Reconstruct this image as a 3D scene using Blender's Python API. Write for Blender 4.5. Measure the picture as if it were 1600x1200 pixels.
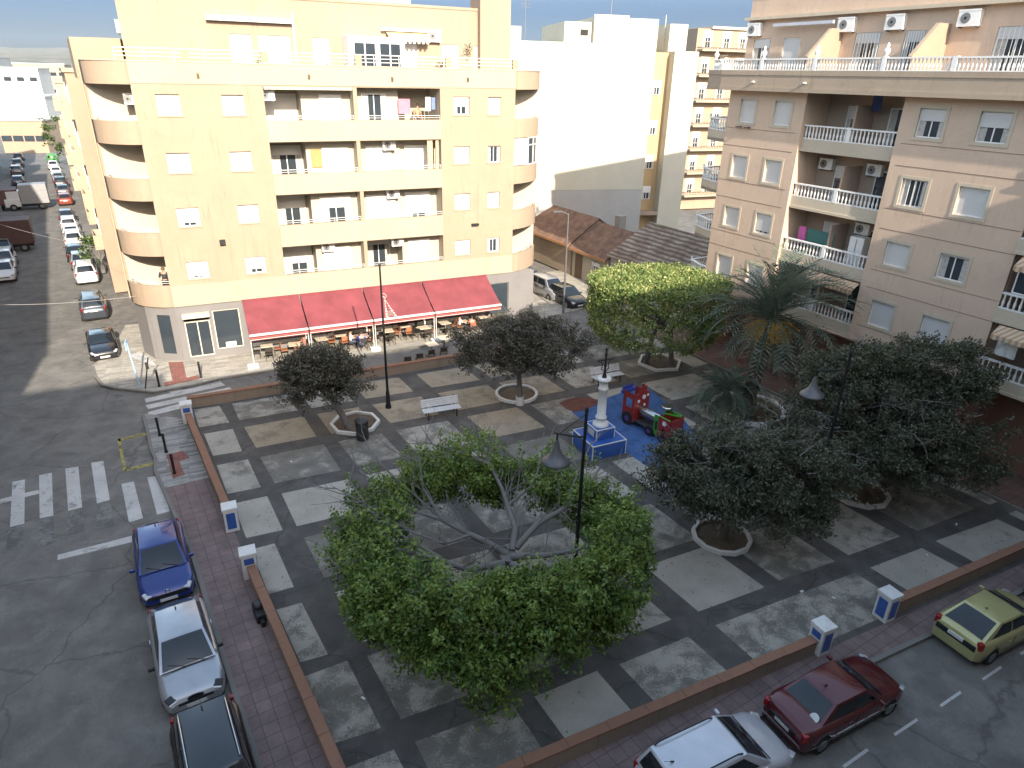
import bpy, math, random
import numpy as np
from mathutils import Vector, Matrix
R = math.radians
random.seed(7); rng = np.random.default_rng(7)
S = bpy.context.scene
COL = S.collection
for o in list(bpy.data.objects): bpy.data.objects.remove(o)

# ---------------------------------------------------------------- camera
F_PX, PITCH, ROLL, CAM_H = 1053.3, 24.564, 1.2802, 16.2
cp, sp, cr, sr = math.cos(R(PITCH)), math.sin(R(PITCH)), math.cos(R(ROLL)), math.sin(R(ROLL))
FW = Vector((0, cp, -sp)); UP0 = Vector((0, sp, cp)); RT0 = Vector((1, 0, 0))
RT = RT0*cr + UP0*sr; UP = UP0*cr - RT0*sr
cam = bpy.data.cameras.new('camera'); cam.sensor_width = 36; cam.lens = 36*F_PX/1600
cam.clip_start = 0.1; cam.clip_end = 20000
camo = bpy.data.objects.new('camera', cam); COL.objects.link(camo)
camo.matrix_world = Matrix(((RT.x, UP.x, -FW.x, 0), (RT.y, UP.y, -FW.y, 0), (RT.z, UP.z, -FW.z, CAM_H), (0, 0, 0, 1)))
S.camera = camo

# ---------------------------------------------------------------- light
HAZE = 0.000012
SKY_HOLD, SKY_LOW, SKY_HIGH = 0.03, (.066,.085,.135), (1.17,1.0,.80)  # dim blue tint low, warm tint added above to neutralise the shade
SUN_AZ, SUN_EL = 112.6, 28.0          # direction the light travels (deg from +X), height of the sun
w = bpy.data.worlds.new('World'); S.world = w; w.use_nodes = True
nt = w.node_tree; nt.nodes.clear()
sky = nt.nodes.new('ShaderNodeTexSky'); sky.sky_type = 'NISHITA'; sky.sun_disc = False
sky.sun_elevation = R(SUN_EL); sky.sun_rotation = R(90-(SUN_AZ+180)); sky.air_density = 1.0; sky.dust_density = 0.8; sky.ozone_density = 1.2
bg = nt.nodes.new('ShaderNodeBackground'); bg.inputs[1].default_value = 0.15
wo = nt.nodes.new('ShaderNodeOutputWorld'); 
# sky graded by height: the bright band at the horizon is held back, the same for every ray
lm = nt.nodes.new('ShaderNodeRGBToBW'); nt.links.new(sky.outputs[0], lm.inputs[0])
k1 = nt.nodes.new('ShaderNodeMath'); k1.operation = 'MULTIPLY_ADD'; nt.links.new(lm.outputs[0], k1.inputs[0]); k1.inputs[1].default_value = SKY_HOLD; k1.inputs[2].default_value = 1
k2 = nt.nodes.new('ShaderNodeMath'); k2.operation = 'DIVIDE'; k2.inputs[0].default_value = 1; nt.links.new(k1.outputs[0], k2.inputs[1])
vm = nt.nodes.new('ShaderNodeVectorMath'); vm.operation = 'SCALE'; nt.links.new(sky.outputs[0], vm.inputs[0]); nt.links.new(k2.outputs[0], vm.inputs['Scale'])

tc = nt.nodes.new('ShaderNodeTexCoord'); sx_ = nt.nodes.new('ShaderNodeSeparateXYZ'); nt.links.new(tc.outputs['Generated'], sx_.inputs[0])
mr_ = nt.nodes.new('ShaderNodeMapRange'); mr_.interpolation_type = 'SMOOTHSTEP'; nt.links.new(sx_.outputs['Z'], mr_.inputs['Value'])
for k_,v_ in (('From Min',.07),('From Max',.32),('To Min',0.0),('To Max',1.0)): mr_.inputs[k_].default_value = v_
mx_ = nt.nodes.new('ShaderNodeMix'); mx_.data_type = 'RGBA'; nt.links.new(mr_.outputs[0], mx_.inputs[0]); mx_.inputs[6].default_value = (*SKY_LOW,1); mx_.inputs[7].default_value = (*SKY_HIGH,1)
vm2 = nt.nodes.new('ShaderNodeVectorMath'); vm2.operation = 'MULTIPLY'; nt.links.new(vm.outputs[0], vm2.inputs[0]); nt.links.new(mx_.outputs[2], vm2.inputs[1])
nt.links.new(vm2.outputs[0], bg.inputs[0]); nt.links.new(bg.outputs[0], wo.inputs[0])
sl = bpy.data.lights.new('sun', 'SUN'); sl.energy = 2.0; sl.angle = R(0.55); sl.color = (1.0, 0.90, 0.76)
so = bpy.data.objects.new('sun', sl); COL.objects.link(so)
ldir = Vector((math.cos(R(SUN_AZ))*math.cos(R(SUN_EL)), math.sin(R(SUN_AZ))*math.cos(R(SUN_EL)), -math.sin(R(SUN_EL))))
so.rotation_euler = ldir.to_track_quat('-Z', 'Y').to_euler(); so.location = (0, -20, 60)
S.view_settings.view_transform = 'Standard'; S.view_settings.look = 'None'
S.view_settings.exposure = 2.35; S.view_settings.gamma = 1
S.render.engine = 'CYCLES'
S.cycles.max_bounces = 6; S.cycles.diffuse_bounces = 3; S.cycles.glossy_bounces = 3; S.cycles.transparent_max_bounces = 6

# ---------------------------------------------------------------- geometry helpers
def ray(px, py): return FW*F_PX + RT*(px-800) - UP*(py-600)
def G(px, py, z=0.0):
    r = ray(px, py); t = (z-CAM_H)/r.z
    return Vector((r.x*t, r.y*t, z))
AZ_A, AZ_B, AZ_S = 25.66, -59.65, 122.4     # front street, right building, left street
def dirv(az): return Vector((math.cos(R(az)), math.sin(R(az)), 0))
DA, DS = dirv(AZ_A), dirv(AZ_S)
def UV(u, v, z=0.0): return Vector((0, 20, z)) + DA*u + DS*v      # plaza grid
def UV2(p):
    d = p-Vector((0, 20, 0)); det = DA.x*DS.y-DS.x*DA.y
    return ((d.x*DS.y-DS.x*d.y)/det, (DA.x*d.y-d.x*DA.y)/det)

class MB:
    def __init__(s): s.v = []; s.f = []; s.m = []; s.s = []
    def add(s, vs, fs, mi=0, smooth=False):
        n = len(s.v); s.v += [tuple(p) for p in vs]
        for f in fs: s.f.append(tuple(i+n for i in f)); s.m.append(mi); s.s.append(smooth)
        return s
    def box(s, x0, x1, y0, y1, z0, z1, mi=0):
        if x0 > x1: x0, x1 = x1, x0
        if y0 > y1: y0, y1 = y1, y0
        return s.add([(x0,y0,z0),(x1,y0,z0),(x1,y1,z0),(x0,y1,z0),(x0,y0,z1),(x1,y0,z1),(x1,y1,z1),(x0,y1,z1)],
              [(3,2,1,0),(4,5,6,7),(0,1,5,4),(1,2,6,5),(2,3,7,6),(3,0,4,7)], mi)
    def cbox(s, c, d, rz=0, mi=0, rx=0, ry=0):
        m = Matrix.Translation(Vector(c)) @ Matrix.Rotation(rz,4,'Z') @ Matrix.Rotation(ry,4,'Y') @ Matrix.Rotation(rx,4,'X')
        x,y,z = d[0]/2,d[1]/2,d[2]/2
        return s.add([m@Vector(p) for p in ((-x,-y,-z),(x,-y,-z),(x,y,-z),(-x,y,-z),(-x,-y,z),(x,-y,z),(x,y,z),(-x,y,z))],
              [(3,2,1,0),(4,5,6,7),(0,1,5,4),(1,2,6,5),(2,3,7,6),(3,0,4,7)], mi)
    def quad(s, a, b, c, d, mi=0): return s.add([a,b,c,d], [(0,1,2,3)], mi)
    def poly(s, pts, z, mi=0): return s.add([(p[0],p[1],z) for p in pts], [tuple(range(len(pts)))], mi)
    def prism(s, pts, z0, z1, mi=0, smooth=False, cap=True):
        n = len(pts)
        a = sum(pts[i][0]*pts[(i+1)%n][1]-pts[(i+1)%n][0]*pts[i][1] for i in range(n))
        if a < 0: pts = list(pts)[::-1]
        vs = [(p[0],p[1],z0) for p in pts]+[(p[0],p[1],z1) for p in pts]
        s.add(vs, [(i,(i+1)%n,n+(i+1)%n,n+i) for i in range(n)], mi, smooth)
        if cap: s.add(vs, [tuple(range(n))[::-1], tuple(range(n,2*n))], mi)
        return s
    def strip(s, path, z0, z1, th, mi=0, smooth=False):
        # wall of thickness th along an open 2d path, thickness to the left of travel
        P = [Vector((p[0],p[1],0)) for p in path]; n = len(P); out = []
        for i in range(n):
            d = (P[min(i+1,n-1)]-P[max(i-1,0)]).normalized(); out.append(P[i]+Vector((-d.y,d.x,0))*th)
        return s.prism([(p.x,p.y) for p in P]+[(p.x,p.y) for p in out[::-1]], z0, z1, mi, smooth)
    def tube(s, pts, rad, n=8, mi=0, cap=True):
        P = [Vector(p) for p in pts]; k = len(P)
        if not hasattr(rad,'__len__'): rad = [rad]*k
        t0 = (P[1]-P[0]).normalized(); ref = Vector((0,0,1)) if abs(t0.z) < .9 else Vector((1,0,0))
        u = t0.cross(ref).normalized(); vs = []
        for i in range(k):
            t = (P[min(i+1,k-1)]-P[max(i-1,0)])
            t = t.normalized() if t.length > 1e-9 else t0
            u = (u-t*u.dot(t)); u = u.normalized() if u.length > 1e-6 else t.orthogonal().normalized()
            w_ = t.cross(u)
            for j in range(n):
                a = 2*math.pi*j/n; vs.append(P[i]+(u*math.cos(a)+w_*math.sin(a))*rad[i])
        fs = [(i*n+j, i*n+(j+1)%n, (i+1)*n+(j+1)%n, (i+1)*n+j) for i in range(k-1) for j in range(n)]
        s.add(vs, fs, mi, n > 5)
        if cap: s.add(vs, [tuple(range(n))[::-1], tuple(range((k-1)*n, k*n))], mi)
        return s
    def lathe(s, prof, n=16, c=(0,0,0), mi=0, smooth=True):
        vs = []; k = len(prof)
        for r,z in prof:
            for j in range(n):
                a = 2*math.pi*j/n; vs.append((c[0]+r*math.cos(a), c[1]+r*math.sin(a), c[2]+z))
        fs = [(i*n+j, i*n+(j+1)%n, (i+1)*n+(j+1)%n, (i+1)*n+j) for i in range(k-1) for j in range(n)]
        s.add(vs, fs, mi, smooth)
        s.add(vs, [tuple(range(n))[::-1], tuple(range((k-1)*n, k*n))], mi)
        return s
    def disc(s, c, r, n=16, axis='y', th=.05, mi=0):
        ax = {'x':Vector((1,0,0)),'y':Vector((0,1,0)),'z':Vector((0,0,1))}[axis]
        c = Vector(c); return s.tube([c-ax*th/2, c+ax*th/2], r, n, mi)
    def xf(s, m):
        s.v = [tuple(m@Vector(p)) for p in s.v]; return s
    def build(s, name, mats, parent=None, loc=None, rz=0, bevel=0):
        me = bpy.data.meshes.new(name); me.from_pydata(s.v, [], s.f)
        if not isinstance(mats,(list,tuple)): mats = [mats]
        for m in mats: me.materials.append(m)
        me.polygons.foreach_set('material_index', s.m); me.polygons.foreach_set('use_smooth', s.s)
        me.update()
        o = bpy.data.objects.new(name, me); COL.objects.link(o)
        if parent: o.parent = parent
        if loc is not None: o.location = loc
        o.rotation_euler.z = rz
        if bevel:
            b = o.modifiers.new('bevel','BEVEL'); b.width = bevel; b.segments = 2; b.limit_method = 'ANGLE'; b.angle_limit = R(40)
        return o
def thing(name, label, cat, loc=(0,0,0), rz=0, group=None):
    o = bpy.data.objects.new(name, None); COL.objects.link(o); o.empty_display_size = .3
    o.location = loc; o.rotation_euler = (0,0,rz); o['label'] = label; o['category'] = cat
    if group: o['group'] = group
    return o
def tag(o, label=None, cat=None, group=None, kind=None):
    for k,v in (('label',label),('category',cat),('group',group),('kind',kind)):
        if v: o[k] = v
    return o
def struct(o): o['kind'] = 'structure'; return o
def copy_tree(o, parent=None):
    c = o.copy(); COL.objects.link(c)
    if parent: c.parent = parent
    for ch in o.children: copy_tree(ch, c)
    return c

# ---------------------------------------------------------------- materials
_M = {}
def nodes_of(m):
    m.use_nodes = True; t = m.node_tree; return t, t.nodes['Principled BSDF']
def N(t, kind, **kw):
    n = t.nodes.new(kind)
    for k,v in kw.items(): setattr(n,k,v)
    return n
def ramp(t, fac, stops):
    r = N(t,'ShaderNodeValToRGB'); e = r.color_ramp.elements
    while len(e) < len(stops): e.new(.5)
    for i,(p,c) in enumerate(stops):
        e[i].position = p; e[i].color = (c,c,c,1) if not hasattr(c,'__len__') else (*c,1)
    t.links.new(fac, r.inputs[0]); return r.outputs[0]
def noise(t, vec, scale, detail=5, rough=.6, dist=0):
    n = N(t,'ShaderNodeTexNoise'); n.inputs['Scale'].default_value = scale; n.inputs['Detail'].default_value = detail
    n.inputs['Roughness'].default_value = rough; n.inputs['Distortion'].default_value = dist
    t.links.new(vec, n.inputs['Vector']); return n.outputs['Fac']
def mix(t, fac, a, b, mode='MIX'):
    n = N(t,'ShaderNodeMix', data_type='RGBA', blend_type=mode)
    for sck,v in ((n.inputs[0],fac),(n.inputs[6],a),(n.inputs[7],b)):
        if hasattr(v,'links') or hasattr(v,'is_output'): t.links.new(v,sck)
        elif hasattr(v,'__len__'): sck.default_value = (*v,1) if len(v)==3 else v
        else: sck.default_value = v
    return n.outputs[2]
def pos(t, scale=None):
    g = N(t,'ShaderNodeNewGeometry'); v = g.outputs['Position']
    if scale:
        mp = N(t,'ShaderNodeMapping'); mp.inputs['Scale'].default_value = scale; t.links.new(v, mp.inputs[0]); v = mp.outputs[0]
    return v
def bump(t, b, h, st=.3, dist=.02):
    n = N(t,'ShaderNodeBump'); n.inputs['Strength'].default_value = st; n.inputs['Distance'].default_value = dist
    t.links.new(h, n.inputs['Height']); t.links.new(n.outputs[0], b.inputs['Normal'])
def mul(c, k): return tuple(min(1,x*k) for x in c)
def plain(name, c, rough=.6, metal=0, var=.12, scale=4, bmp=0, coat=0, spec=.5):
    if name in _M: return _M[name]
    m = bpy.data.materials.new(name); t,b = nodes_of(m)
    b.inputs['Roughness'].default_value = rough; b.inputs['Metallic'].default_value = metal
    b.inputs['Specular IOR Level'].default_value = spec
    if coat: b.inputs['Coat Weight'].default_value = coat; b.inputs['Coat Roughness'].default_value = .04
    f = noise(t, pos(t), scale)
    f2 = ramp(t, f, [(.3,0.0),(.7,1.0)])
    t.links.new(mix(t, f2, mul(c,1-var), mul(c,1+var)), b.inputs['Base Color'])
    if bmp: bump(t, b, noise(t, pos(t), scale*8, 3), bmp)
    _M[name] = m; return m
def stucco(name, c, stain=(.35,.27,.2), amt=.35, streak=.5, rough=.9, joint=None):
    m = bpy.data.materials.new(name); t,b = nodes_of(m); b.inputs['Roughness'].default_value = rough
    b.inputs['Specular IOR Level'].default_value = .25
    p = pos(t)
    base = mix(t, ramp(t, noise(t, p, .5, 6), [(.35,0),(.65,1)]), mul(c,.9), mul(c,1.06))
    base = mix(t, ramp(t, noise(t, p, 6, 4), [(.3,0),(.7,1)]), mul(c,.95), base)
    st = ramp(t, noise(t, pos(t,(1.6,1.6,.12)), 1.6, 6, .7), [(.52,0),(.78,1)])
    big = ramp(t, noise(t, p, .25, 3), [(.4,0),(.7,1)])
    k = N(t,'ShaderNodeMath', operation='MULTIPLY'); t.links.new(st,k.inputs[0]); t.links.new(big,k.inputs[1])
    k2 = N(t,'ShaderNodeMath', operation='MULTIPLY'); t.links.new(k.outputs[0],k2.inputs[0]); k2.inputs[1].default_value = streak
    base = mix(t, k2.outputs[0], base, stain)
    blot = ramp(t, noise(t, p, 1.1, 7, .7, .5), [(.55,0),(.8,1)])
    k3 = N(t,'ShaderNodeMath', operation='MULTIPLY'); t.links.new(blot,k3.inputs[0]); k3.inputs[1].default_value = amt
    base = mix(t, k3.outputs[0], base, stain)
    fs_ = ramp(t, noise(t, pos(t,(5,5,.22)), 1.5, 5, .75), [(.56,0),(.74,1)]); fb_ = ramp(t, noise(t, pos(t,(.5,.5,.9)), .8, 3), [(.48,0),(.62,1)])
    k4 = N(t,'ShaderNodeMath', operation='MULTIPLY'); t.links.new(fs_,k4.inputs[0]); t.links.new(fb_,k4.inputs[1])
    k5 = N(t,'ShaderNodeMath', operation='MULTIPLY'); t.links.new(k4.outputs[0],k5.inputs[0]); k5.inputs[1].default_value = min(1,streak*.9)
    base = mix(t, k5.outputs[0], base, mul(stain,.9))
    t.links.new(base, b.inputs['Base Color'])
    bump(t, b, noise(t, p, 40, 3), .25, .01)
    _M[name] = m; return m
def worn(name, under, paint, cover=.5, scale=2.5, rough=.9, islands=.0, fine=14, cracks=0, speck=.4):
    # paint or light cement worn through to what lies under it
    m = bpy.data.materials.new(name); t,b = nodes_of(m); b.inputs['Roughness'].default_value = rough
    b.inputs['Specular IOR Level'].default_value = .3
    p = pos(t); a = noise(t, p, scale, 6, .65, .4); f = noise(t, p, fine, 5, .7)
    s1 = N(t,'ShaderNodeMath', operation='MULTIPLY_ADD'); t.links.new(f,s1.inputs[0]); s1.inputs[1].default_value = .55
    t.links.new(a,s1.inputs[2])
    src = s1.outputs[0]
    if islands:
        g = N(t,'ShaderNodeNewGeometry'); s2 = N(t,'ShaderNodeMath', operation='MULTIPLY_ADD')
        t.links.new(g.outputs['Random Per Island'], s2.inputs[0]); s2.inputs[1].default_value = islands; t.links.new(src, s2.inputs[2]); src = s2.outputs[0]
    th = .78+islands*.5+(.5-cover)*.7
    mk = ramp(t, src, [(max(0,th-.1),0),(min(1,th+.1),1)])
    under2 = mix(t, ramp(t, noise(t,p,1.2,5), [(.3,0),(.7,1)]), mul(under,.8), mul(under,1.2))
    paint2 = mix(t, ramp(t, noise(t,p,.7,4), [(.3,0),(.7,1)]), mul(paint,.85), mul(paint,1.1))
    col = mix(t, mk, under2, paint2)
    if speck:      # grit and spots
        col = mix(t, ramp(t, noise(t, p, 38, 4, .8), [(.50,0),(.64,speck)]), col, mul(under,.45))
        col = mix(t, ramp(t, noise(t, p, 3.3, 5, .75, .8), [(.60,0),(.72,speck*.9)]), col, mul(under,.55))
        col = mix(t, ramp(t, noise(t, p, 52, 2, .5), [(.62,0),(.7,speck*.8)]), col, mul(paint,1.25))
    if cracks:
        wn = N(t,'ShaderNodeVectorMath', operation='ADD'); t.links.new(p, wn.inputs[0]); nz = N(t,'ShaderNodeTexNoise'); nz.inputs['Scale'].default_value = .9; nz.inputs['Detail'].default_value = 5; t.links.new(p, nz.inputs['Vector']); t.links.new(nz.outputs['Color'], wn.inputs[1])
        vo = N(t,'ShaderNodeTexVoronoi', feature='DISTANCE_TO_EDGE'); vo.inputs['Scale'].default_value = cracks; t.links.new(wn.outputs[0], vo.inputs['Vector'])
        col = mix(t, ramp(t, vo.outputs['Distance'], [(0.0,.55),(.012,0)]), col, mul(under,.4))
        big_ = ramp(t, noise(t, pos(t,(.25,.06,1)), .6, 4, .6), [(.45,0),(.7,.35)]); col = mix(t, big_, col, mul(under,.6))
    t.links.new(col, b.inputs['Base Color'])
    bump(t, b, f, .3, .01)
    _M[name] = m; return m
def glass(name, c=(.03,.04,.05), rough=.05):
    m = bpy.data.materials.new(name); t,b = nodes_of(m)
    b.inputs['Base Color'].default_value = (*c,1); b.inputs['Roughness'].default_value = rough; b.inputs['Specular IOR Level'].default_value = .6
    f = noise(t, pos(t), .6, 3); t.links.new(mix(t, f, mul(c,.6), mul(c,1.4)), b.inputs['Base Color'])
    _M[name] = m; return m
def paint(name, c, metal=.0, rough=.28):
    m = plain(name, c, rough, metal, .06, 3, 0, .7); return m
def leafmat(name, dark, light, tip, trans=.25):
    m = bpy.data.materials.new(name); t,b = nodes_of(m)
    g = N(t,'ShaderNodeNewGeometry'); r = g.outputs['Random Per Island']
    c = ramp(t, r, [(0,dark),(.6,light),(1,tip)])
    big = ramp(t, noise(t, pos(t), 1.6, 4, .65), [(.38,0),(.5,.45),(.66,1)])
    c2 = mix(t, big, mix(t, .7, c, dark), mix(t, .35, c, tip))
    t.links.new(c2, b.inputs['Base Color']); b.inputs['Roughness'].default_value = .45; b.inputs['Specular IOR Level'].default_value = .35
    tr = N(t,'ShaderNodeBsdfTranslucent'); t.links.new(c2, tr.inputs[0])
    ms = N(t,'ShaderNodeMixShader'); ms.inputs[0].default_value = trans
    out = t.nodes['Material Output']; t.links.new(b.outputs[0], ms.inputs[1]); t.links.new(tr.outputs[0], ms.inputs[2]); t.links.new(ms.outputs[0], out.inputs[0])
    _M[name] = m; return m
def tiles(name, a, b_, grout, w_, h_, rot=0, offset=.5, rough=.8, mort=.02, weath=.4, bmp=.3):
    m = bpy.data.materials.new(name); t,b = nodes_of(m); b.inputs['Roughness'].default_value = rough
    p = pos(t); mp = N(t,'ShaderNodeMapping'); mp.inputs['Rotation'].default_value = (0,0,-rot); t.links.new(p, mp.inputs[0])
    br = N(t,'ShaderNodeTexBrick'); br.offset = offset; br.inputs['Scale'].default_value = 1; br.inputs['Brick Width'].default_value = w_; br.inputs['Row Height'].default_value = h_
    br.inputs['Mortar Size'].default_value = mort; br.inputs['Color1'].default_value = (*a,1); br.inputs['Color2'].default_value = (*b_,1); br.inputs['Mortar'].default_value = (*grout,1)
    t.links.new(mp.outputs[0], br.inputs[0])
    wz = ramp(t, noise(t, p, 1.3, 6, .7), [(.35,1-weath),(.65,1.0)])
    c = mix(t, 1.0, br.outputs[0], wz, 'MULTIPLY')
    c = mix(t, ramp(t, noise(t, p, 9, 4), [(.4,0),(.7,.35)]), c, mul(a,.5))
    t.links.new(c, b.inputs['Base Color']); bump(t, b, br.outputs['Fac'], -bmp, .01)
    _M[name] = m; return m
# ---------------------------------------------------------------- palette
asphalt = worn('asphalt', (.15,.142,.13), (.215,.204,.186), .42, .8, .9, 0, 30, .22, .35)
asphalt_old = worn('asphalt_plaza', (.088,.082,.075), (.13,.121,.11), .40, 1.0, .9, 0, 22, .3, .4)
slabm = worn('slab_cement', (.17,.158,.135), (.365,.34,.29), .52, 1.2, .9, .36, 16)
slabtan = worn('slab_sandy', (.17,.145,.11), (.33,.28,.205), .6, 1.0, .9, .2, 12)
marking = worn('road_paint', (.12,.115,.11), (.50,.49,.47), .74, 1.6, .85, .0, 9)
faded = worn('road_paint_faded', (.115,.11,.105), (.22,.215,.205), .45, 1.6, .85, .0, 9)
yellowp = worn('road_paint_yellow', (.07,.066,.05), (.36,.31,.10), .6, 3, .85, 0, 12)
pinktile = tiles('pink_paving', (.24,.172,.16), (.195,.142,.134), (.11,.08,.075), .42, .42, R(AZ_S), 0, .85, .012, .35, .2)
greyflag = tiles('grey_white_paving', (.40,.39,.36), (.16,.16,.16), (.13,.12,.11), .9, .16, R(AZ_A), .37, .85, .008, .3, .2)
redpave = tiles('red_paving', (.30,.12,.09), (.25,.10,.08), (.14,.08,.07), .2, .2, R(AZ_A), 0, .85, .01, .3, .2)
kerbm = stucco('kerb_concrete', (.19,.18,.165), (.10,.095,.09), .5, .3)
earth = worn('earth', (.09,.07,.05), (.17,.13,.09), .5, .08, .95, 0, 2)
RZ = -0.12     # road level; plaza and pavements are at 0
# far terrain: a wide sheet that dips away from town and rises into hills
def terrain():
    mb = MB(); nr, na = 46, 90; vs = []
    rad = [0]+[60*1.155**i for i in range(nr)]
    random.seed(3)
    for i,r in enumerate(rad):
        for j in range(na):
            a = 2*math.pi*j/na; x,y = r*math.cos(a), r*math.sin(a)
            z = -.16
            if r > 600: z = -.16 - min(25,(r-600)*.018)
            if r > 4500:
                k = (r-4500)/9000; hgt = 170+120*math.sin(3.1*a+1)+90*math.sin(7.3*a+.4)+60*math.sin(17*a)
                z += max(0,k)*hgt
            vs.append((x,y,z))
    fs = [(i*na+j, i*na+(j+1)%na, (i+1)*na+(j+1)%na, (i+1)*na+j)[::-1] for i in range(len(rad)-1) for j in range(na)]
    mb.add(vs, fs, 0, True); return mb
gm = bpy.data.materials.new('far_land'); t,b = nodes_of(gm); b.inputs['Roughness'].default_value = 1
p = pos(t); c = mix(t, ramp(t, noise(t,p,.004,7,.75), [(.42,0),(.6,1)]), (.05,.07,.045), (.20,.165,.12))
c = mix(t, ramp(t, noise(t,pos(t,(.5,2,1)),.02,5,.8), [(.62,0),(.7,.7)]), c, (.5,.47,.42)); t.links.new(c, b.inputs['Base Color'])
struct(terrain().build('ground', gm))
mb = MB(); mb.poly([(-130,-60),(90,-60),(90,190),(-130,190)], RZ); struct(mb.build('road', asphalt))

def uvp(u,v): q = UV(u,v); return (q.x,q.y)
# plaza
V_BACK, U_LEFT, V_FRONT = 18.0, -8.25, -8.0
mb = MB(); mb.prism([uvp(U_LEFT-.1,V_FRONT-.1),uvp(34,V_FRONT-.1),uvp(34,V_BACK+.15),uvp(U_LEFT-.1,V_BACK+.15)], -.3, 0)
struct(mb.build('plaza_paving', asphalt_old))
cols = [(-8.05,-6.72),(-6.15,-3.3),(-2.6,-.45),(.3,3.0),(4.05,7.0),(7.75,10.5),(11.25,14.15),(15,18.8),(19.6,22.5)]
rows = [(-7.85,-5.9),(-5.1,-2.45),(-1.95,.72),(1.57,4.27),(5.06,7.65),(8.55,11.15),(12.05,14.5),(15.3,17.5)]
mb = MB(); mt = MB(); random.seed(11)
for i,(u0,u1) in enumerate(cols):
    for j,(v0,v1) in enumerate(rows):
        if (i,j) in ((5,0),): continue
        a,b2 = u0,u1
        if (i,j) == (4,0): b2 = 10.5; 
        if i == 0 and j in (2,3): b2 = -7.2
        tgt = mt if (j >= 6 and i in (3,4,5)) or (j,i) in ((5,4),(6,2),(6,1)) else mb
        e = lambda: random.uniform(-.05,.05)
        pts = [uvp(a+e(),v0+e()),uvp(b2+e(),v0+e()),uvp(b2+e(),v1+e()),uvp(a+e(),v1+e())]
        tgt.poly(pts, .004)
struct(mb.build('plaza_slab_panels', slabm)); struct(mt.build('plaza_sandy_panels', slabtan))
# soft play surface
soft = worn('soft_blue', (.035,.078,.19), (.055,.122,.29), .6, 1.5, .9, 0, 10)
softr = worn('soft_red', (.09,.035,.025), (.15,.06,.045), .6, 1.5, .9, 0, 10)
pts = [G(x,y) for x,y in ((893,646),(960,612),(1040,612),(1075,650),(1040,740),(1020,728),(1013,752),(1005,742),(935,682))]
pts = [G(x,y) for x,y in ((893,644),(938,625),(985,609),(1012,605),(1062,648),(1100,695),(1075,760),(1022,736),(960,695))]
mb = MB(); mb.poly(pts, .010); struct(mb.build('play_surface', soft))
pts = [G(x,y) for x,y in ((873,630),(884,625),(902,621),(922,622),(938,626),(930,634),(915,641),(898,644),(884,639))]
mb = MB(); mb.poly(pts, .016); struct(mb.build('play_surface_patch', softr))
# pavements
kerbL = [(226,646),(232,668),(239,700),(246,716),(246,735),(258,762),(275,800),(300,852),(327,939),(369,1074),(412,1200),(440,1275)]
outer = [G(x,y) for x,y in kerbL]
q = UV2(outer[-1]); outer.append(UV(q[0]+.2, -9.9)); 
cor = [UV(u,-9.05) for u in (-7.2,-3,5.5,9,14,34)]
inner = [UV(34,V_FRONT-.1),UV(U_LEFT-.1,V_FRONT-.1),UV(U_LEFT-.1,V_BACK+.15),UV(-9.1,V_BACK-.7)]
poly = [(p.x,p.y) for p in outer+[UV(-8.2,-9.6)]+cor]
mb = MB(); mb.prism([(p.x,p.y) for p in outer[:6]]+[(p.x,p.y) for p in (UV(U_LEFT-.1,10.2),UV(U_LEFT-.1,16.4))], -.3, 0); 
struct(mb.build('corner_pavement', greyflag))
mb = MB(); mb.prism([(p.x,p.y) for p in outer[5:12]]+[(p.x,p.y) for p in (UV(-8.4,-9.05),UV(-6,-9.05),UV(34,-8.85),UV(34,V_FRONT-.1),UV(U_LEFT-.1,V_FRONT-.1),UV(U_LEFT-.1,10.2))], -.3, 0)
struct(mb.build('pavement', pinktile))
mb = MB(); kp = [G(x,y) for x,y in kerbL[:11]]
mb.strip([(p.x,p.y) for p in kp[::-1]][0:11], -.3, .006, -.26 if False else .14); struct(mb.build('kerb', kerbm))
mb = MB(); mb.strip([uvp(-8.3,-9.18),uvp(34,-8.98)], -.3, .006, .15); struct(mb.build('kerb', kerbm))
mb = MB(); mb.poly([G(x,y) for x,y in ((258,712),(285,704),(297,716),(268,724))], .006); 
mb.poly([G(x,y) for x,y in ((262,716),(276,711),(289,742),(270,748))],.010); struct(mb.build('red_crossing_paving', redpave))
# pavement under the cafe building and its corner
opp = [(143,572),(147,588),(158,602),(180,607),(240,613),(300,603),(352,590),(440,576),(560,557),(700,533),(830,505),(870,492)]
oo = [G(x,y) for x,y in opp]
bk = [Vector((14,58,0)),Vector((6,62,0)),Vector((-10,52,0)),Vector((-22,46,0)),G(196,508),G(176,545)]
mb = MB(); mb.prism([(p.x,p.y) for p in oo+bk], -.3, 0); struct(mb.build('pavement', tiles('sandy_paving',(.50,.46,.39),(.30,.28,.24),(.25,.22,.19),.8,.2,R(AZ_A),.37,.85,.008,.3,.2)))
mb = MB(); mb.strip([(p.x,p.y) for p in oo], -.3, .006, .16); struct(mb.build('kerb', kerbm))
mb = MB(); mb.poly([G(x,y) for x,y in ((263,566),(286,565),(292,592),(270,596))], .006); mb.poly([G(x,y) for x,y in ((256,598),(310,586),(312,592),(258,604))], .010)
struct(mb.build('red_crossing_paving', redpave))
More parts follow.
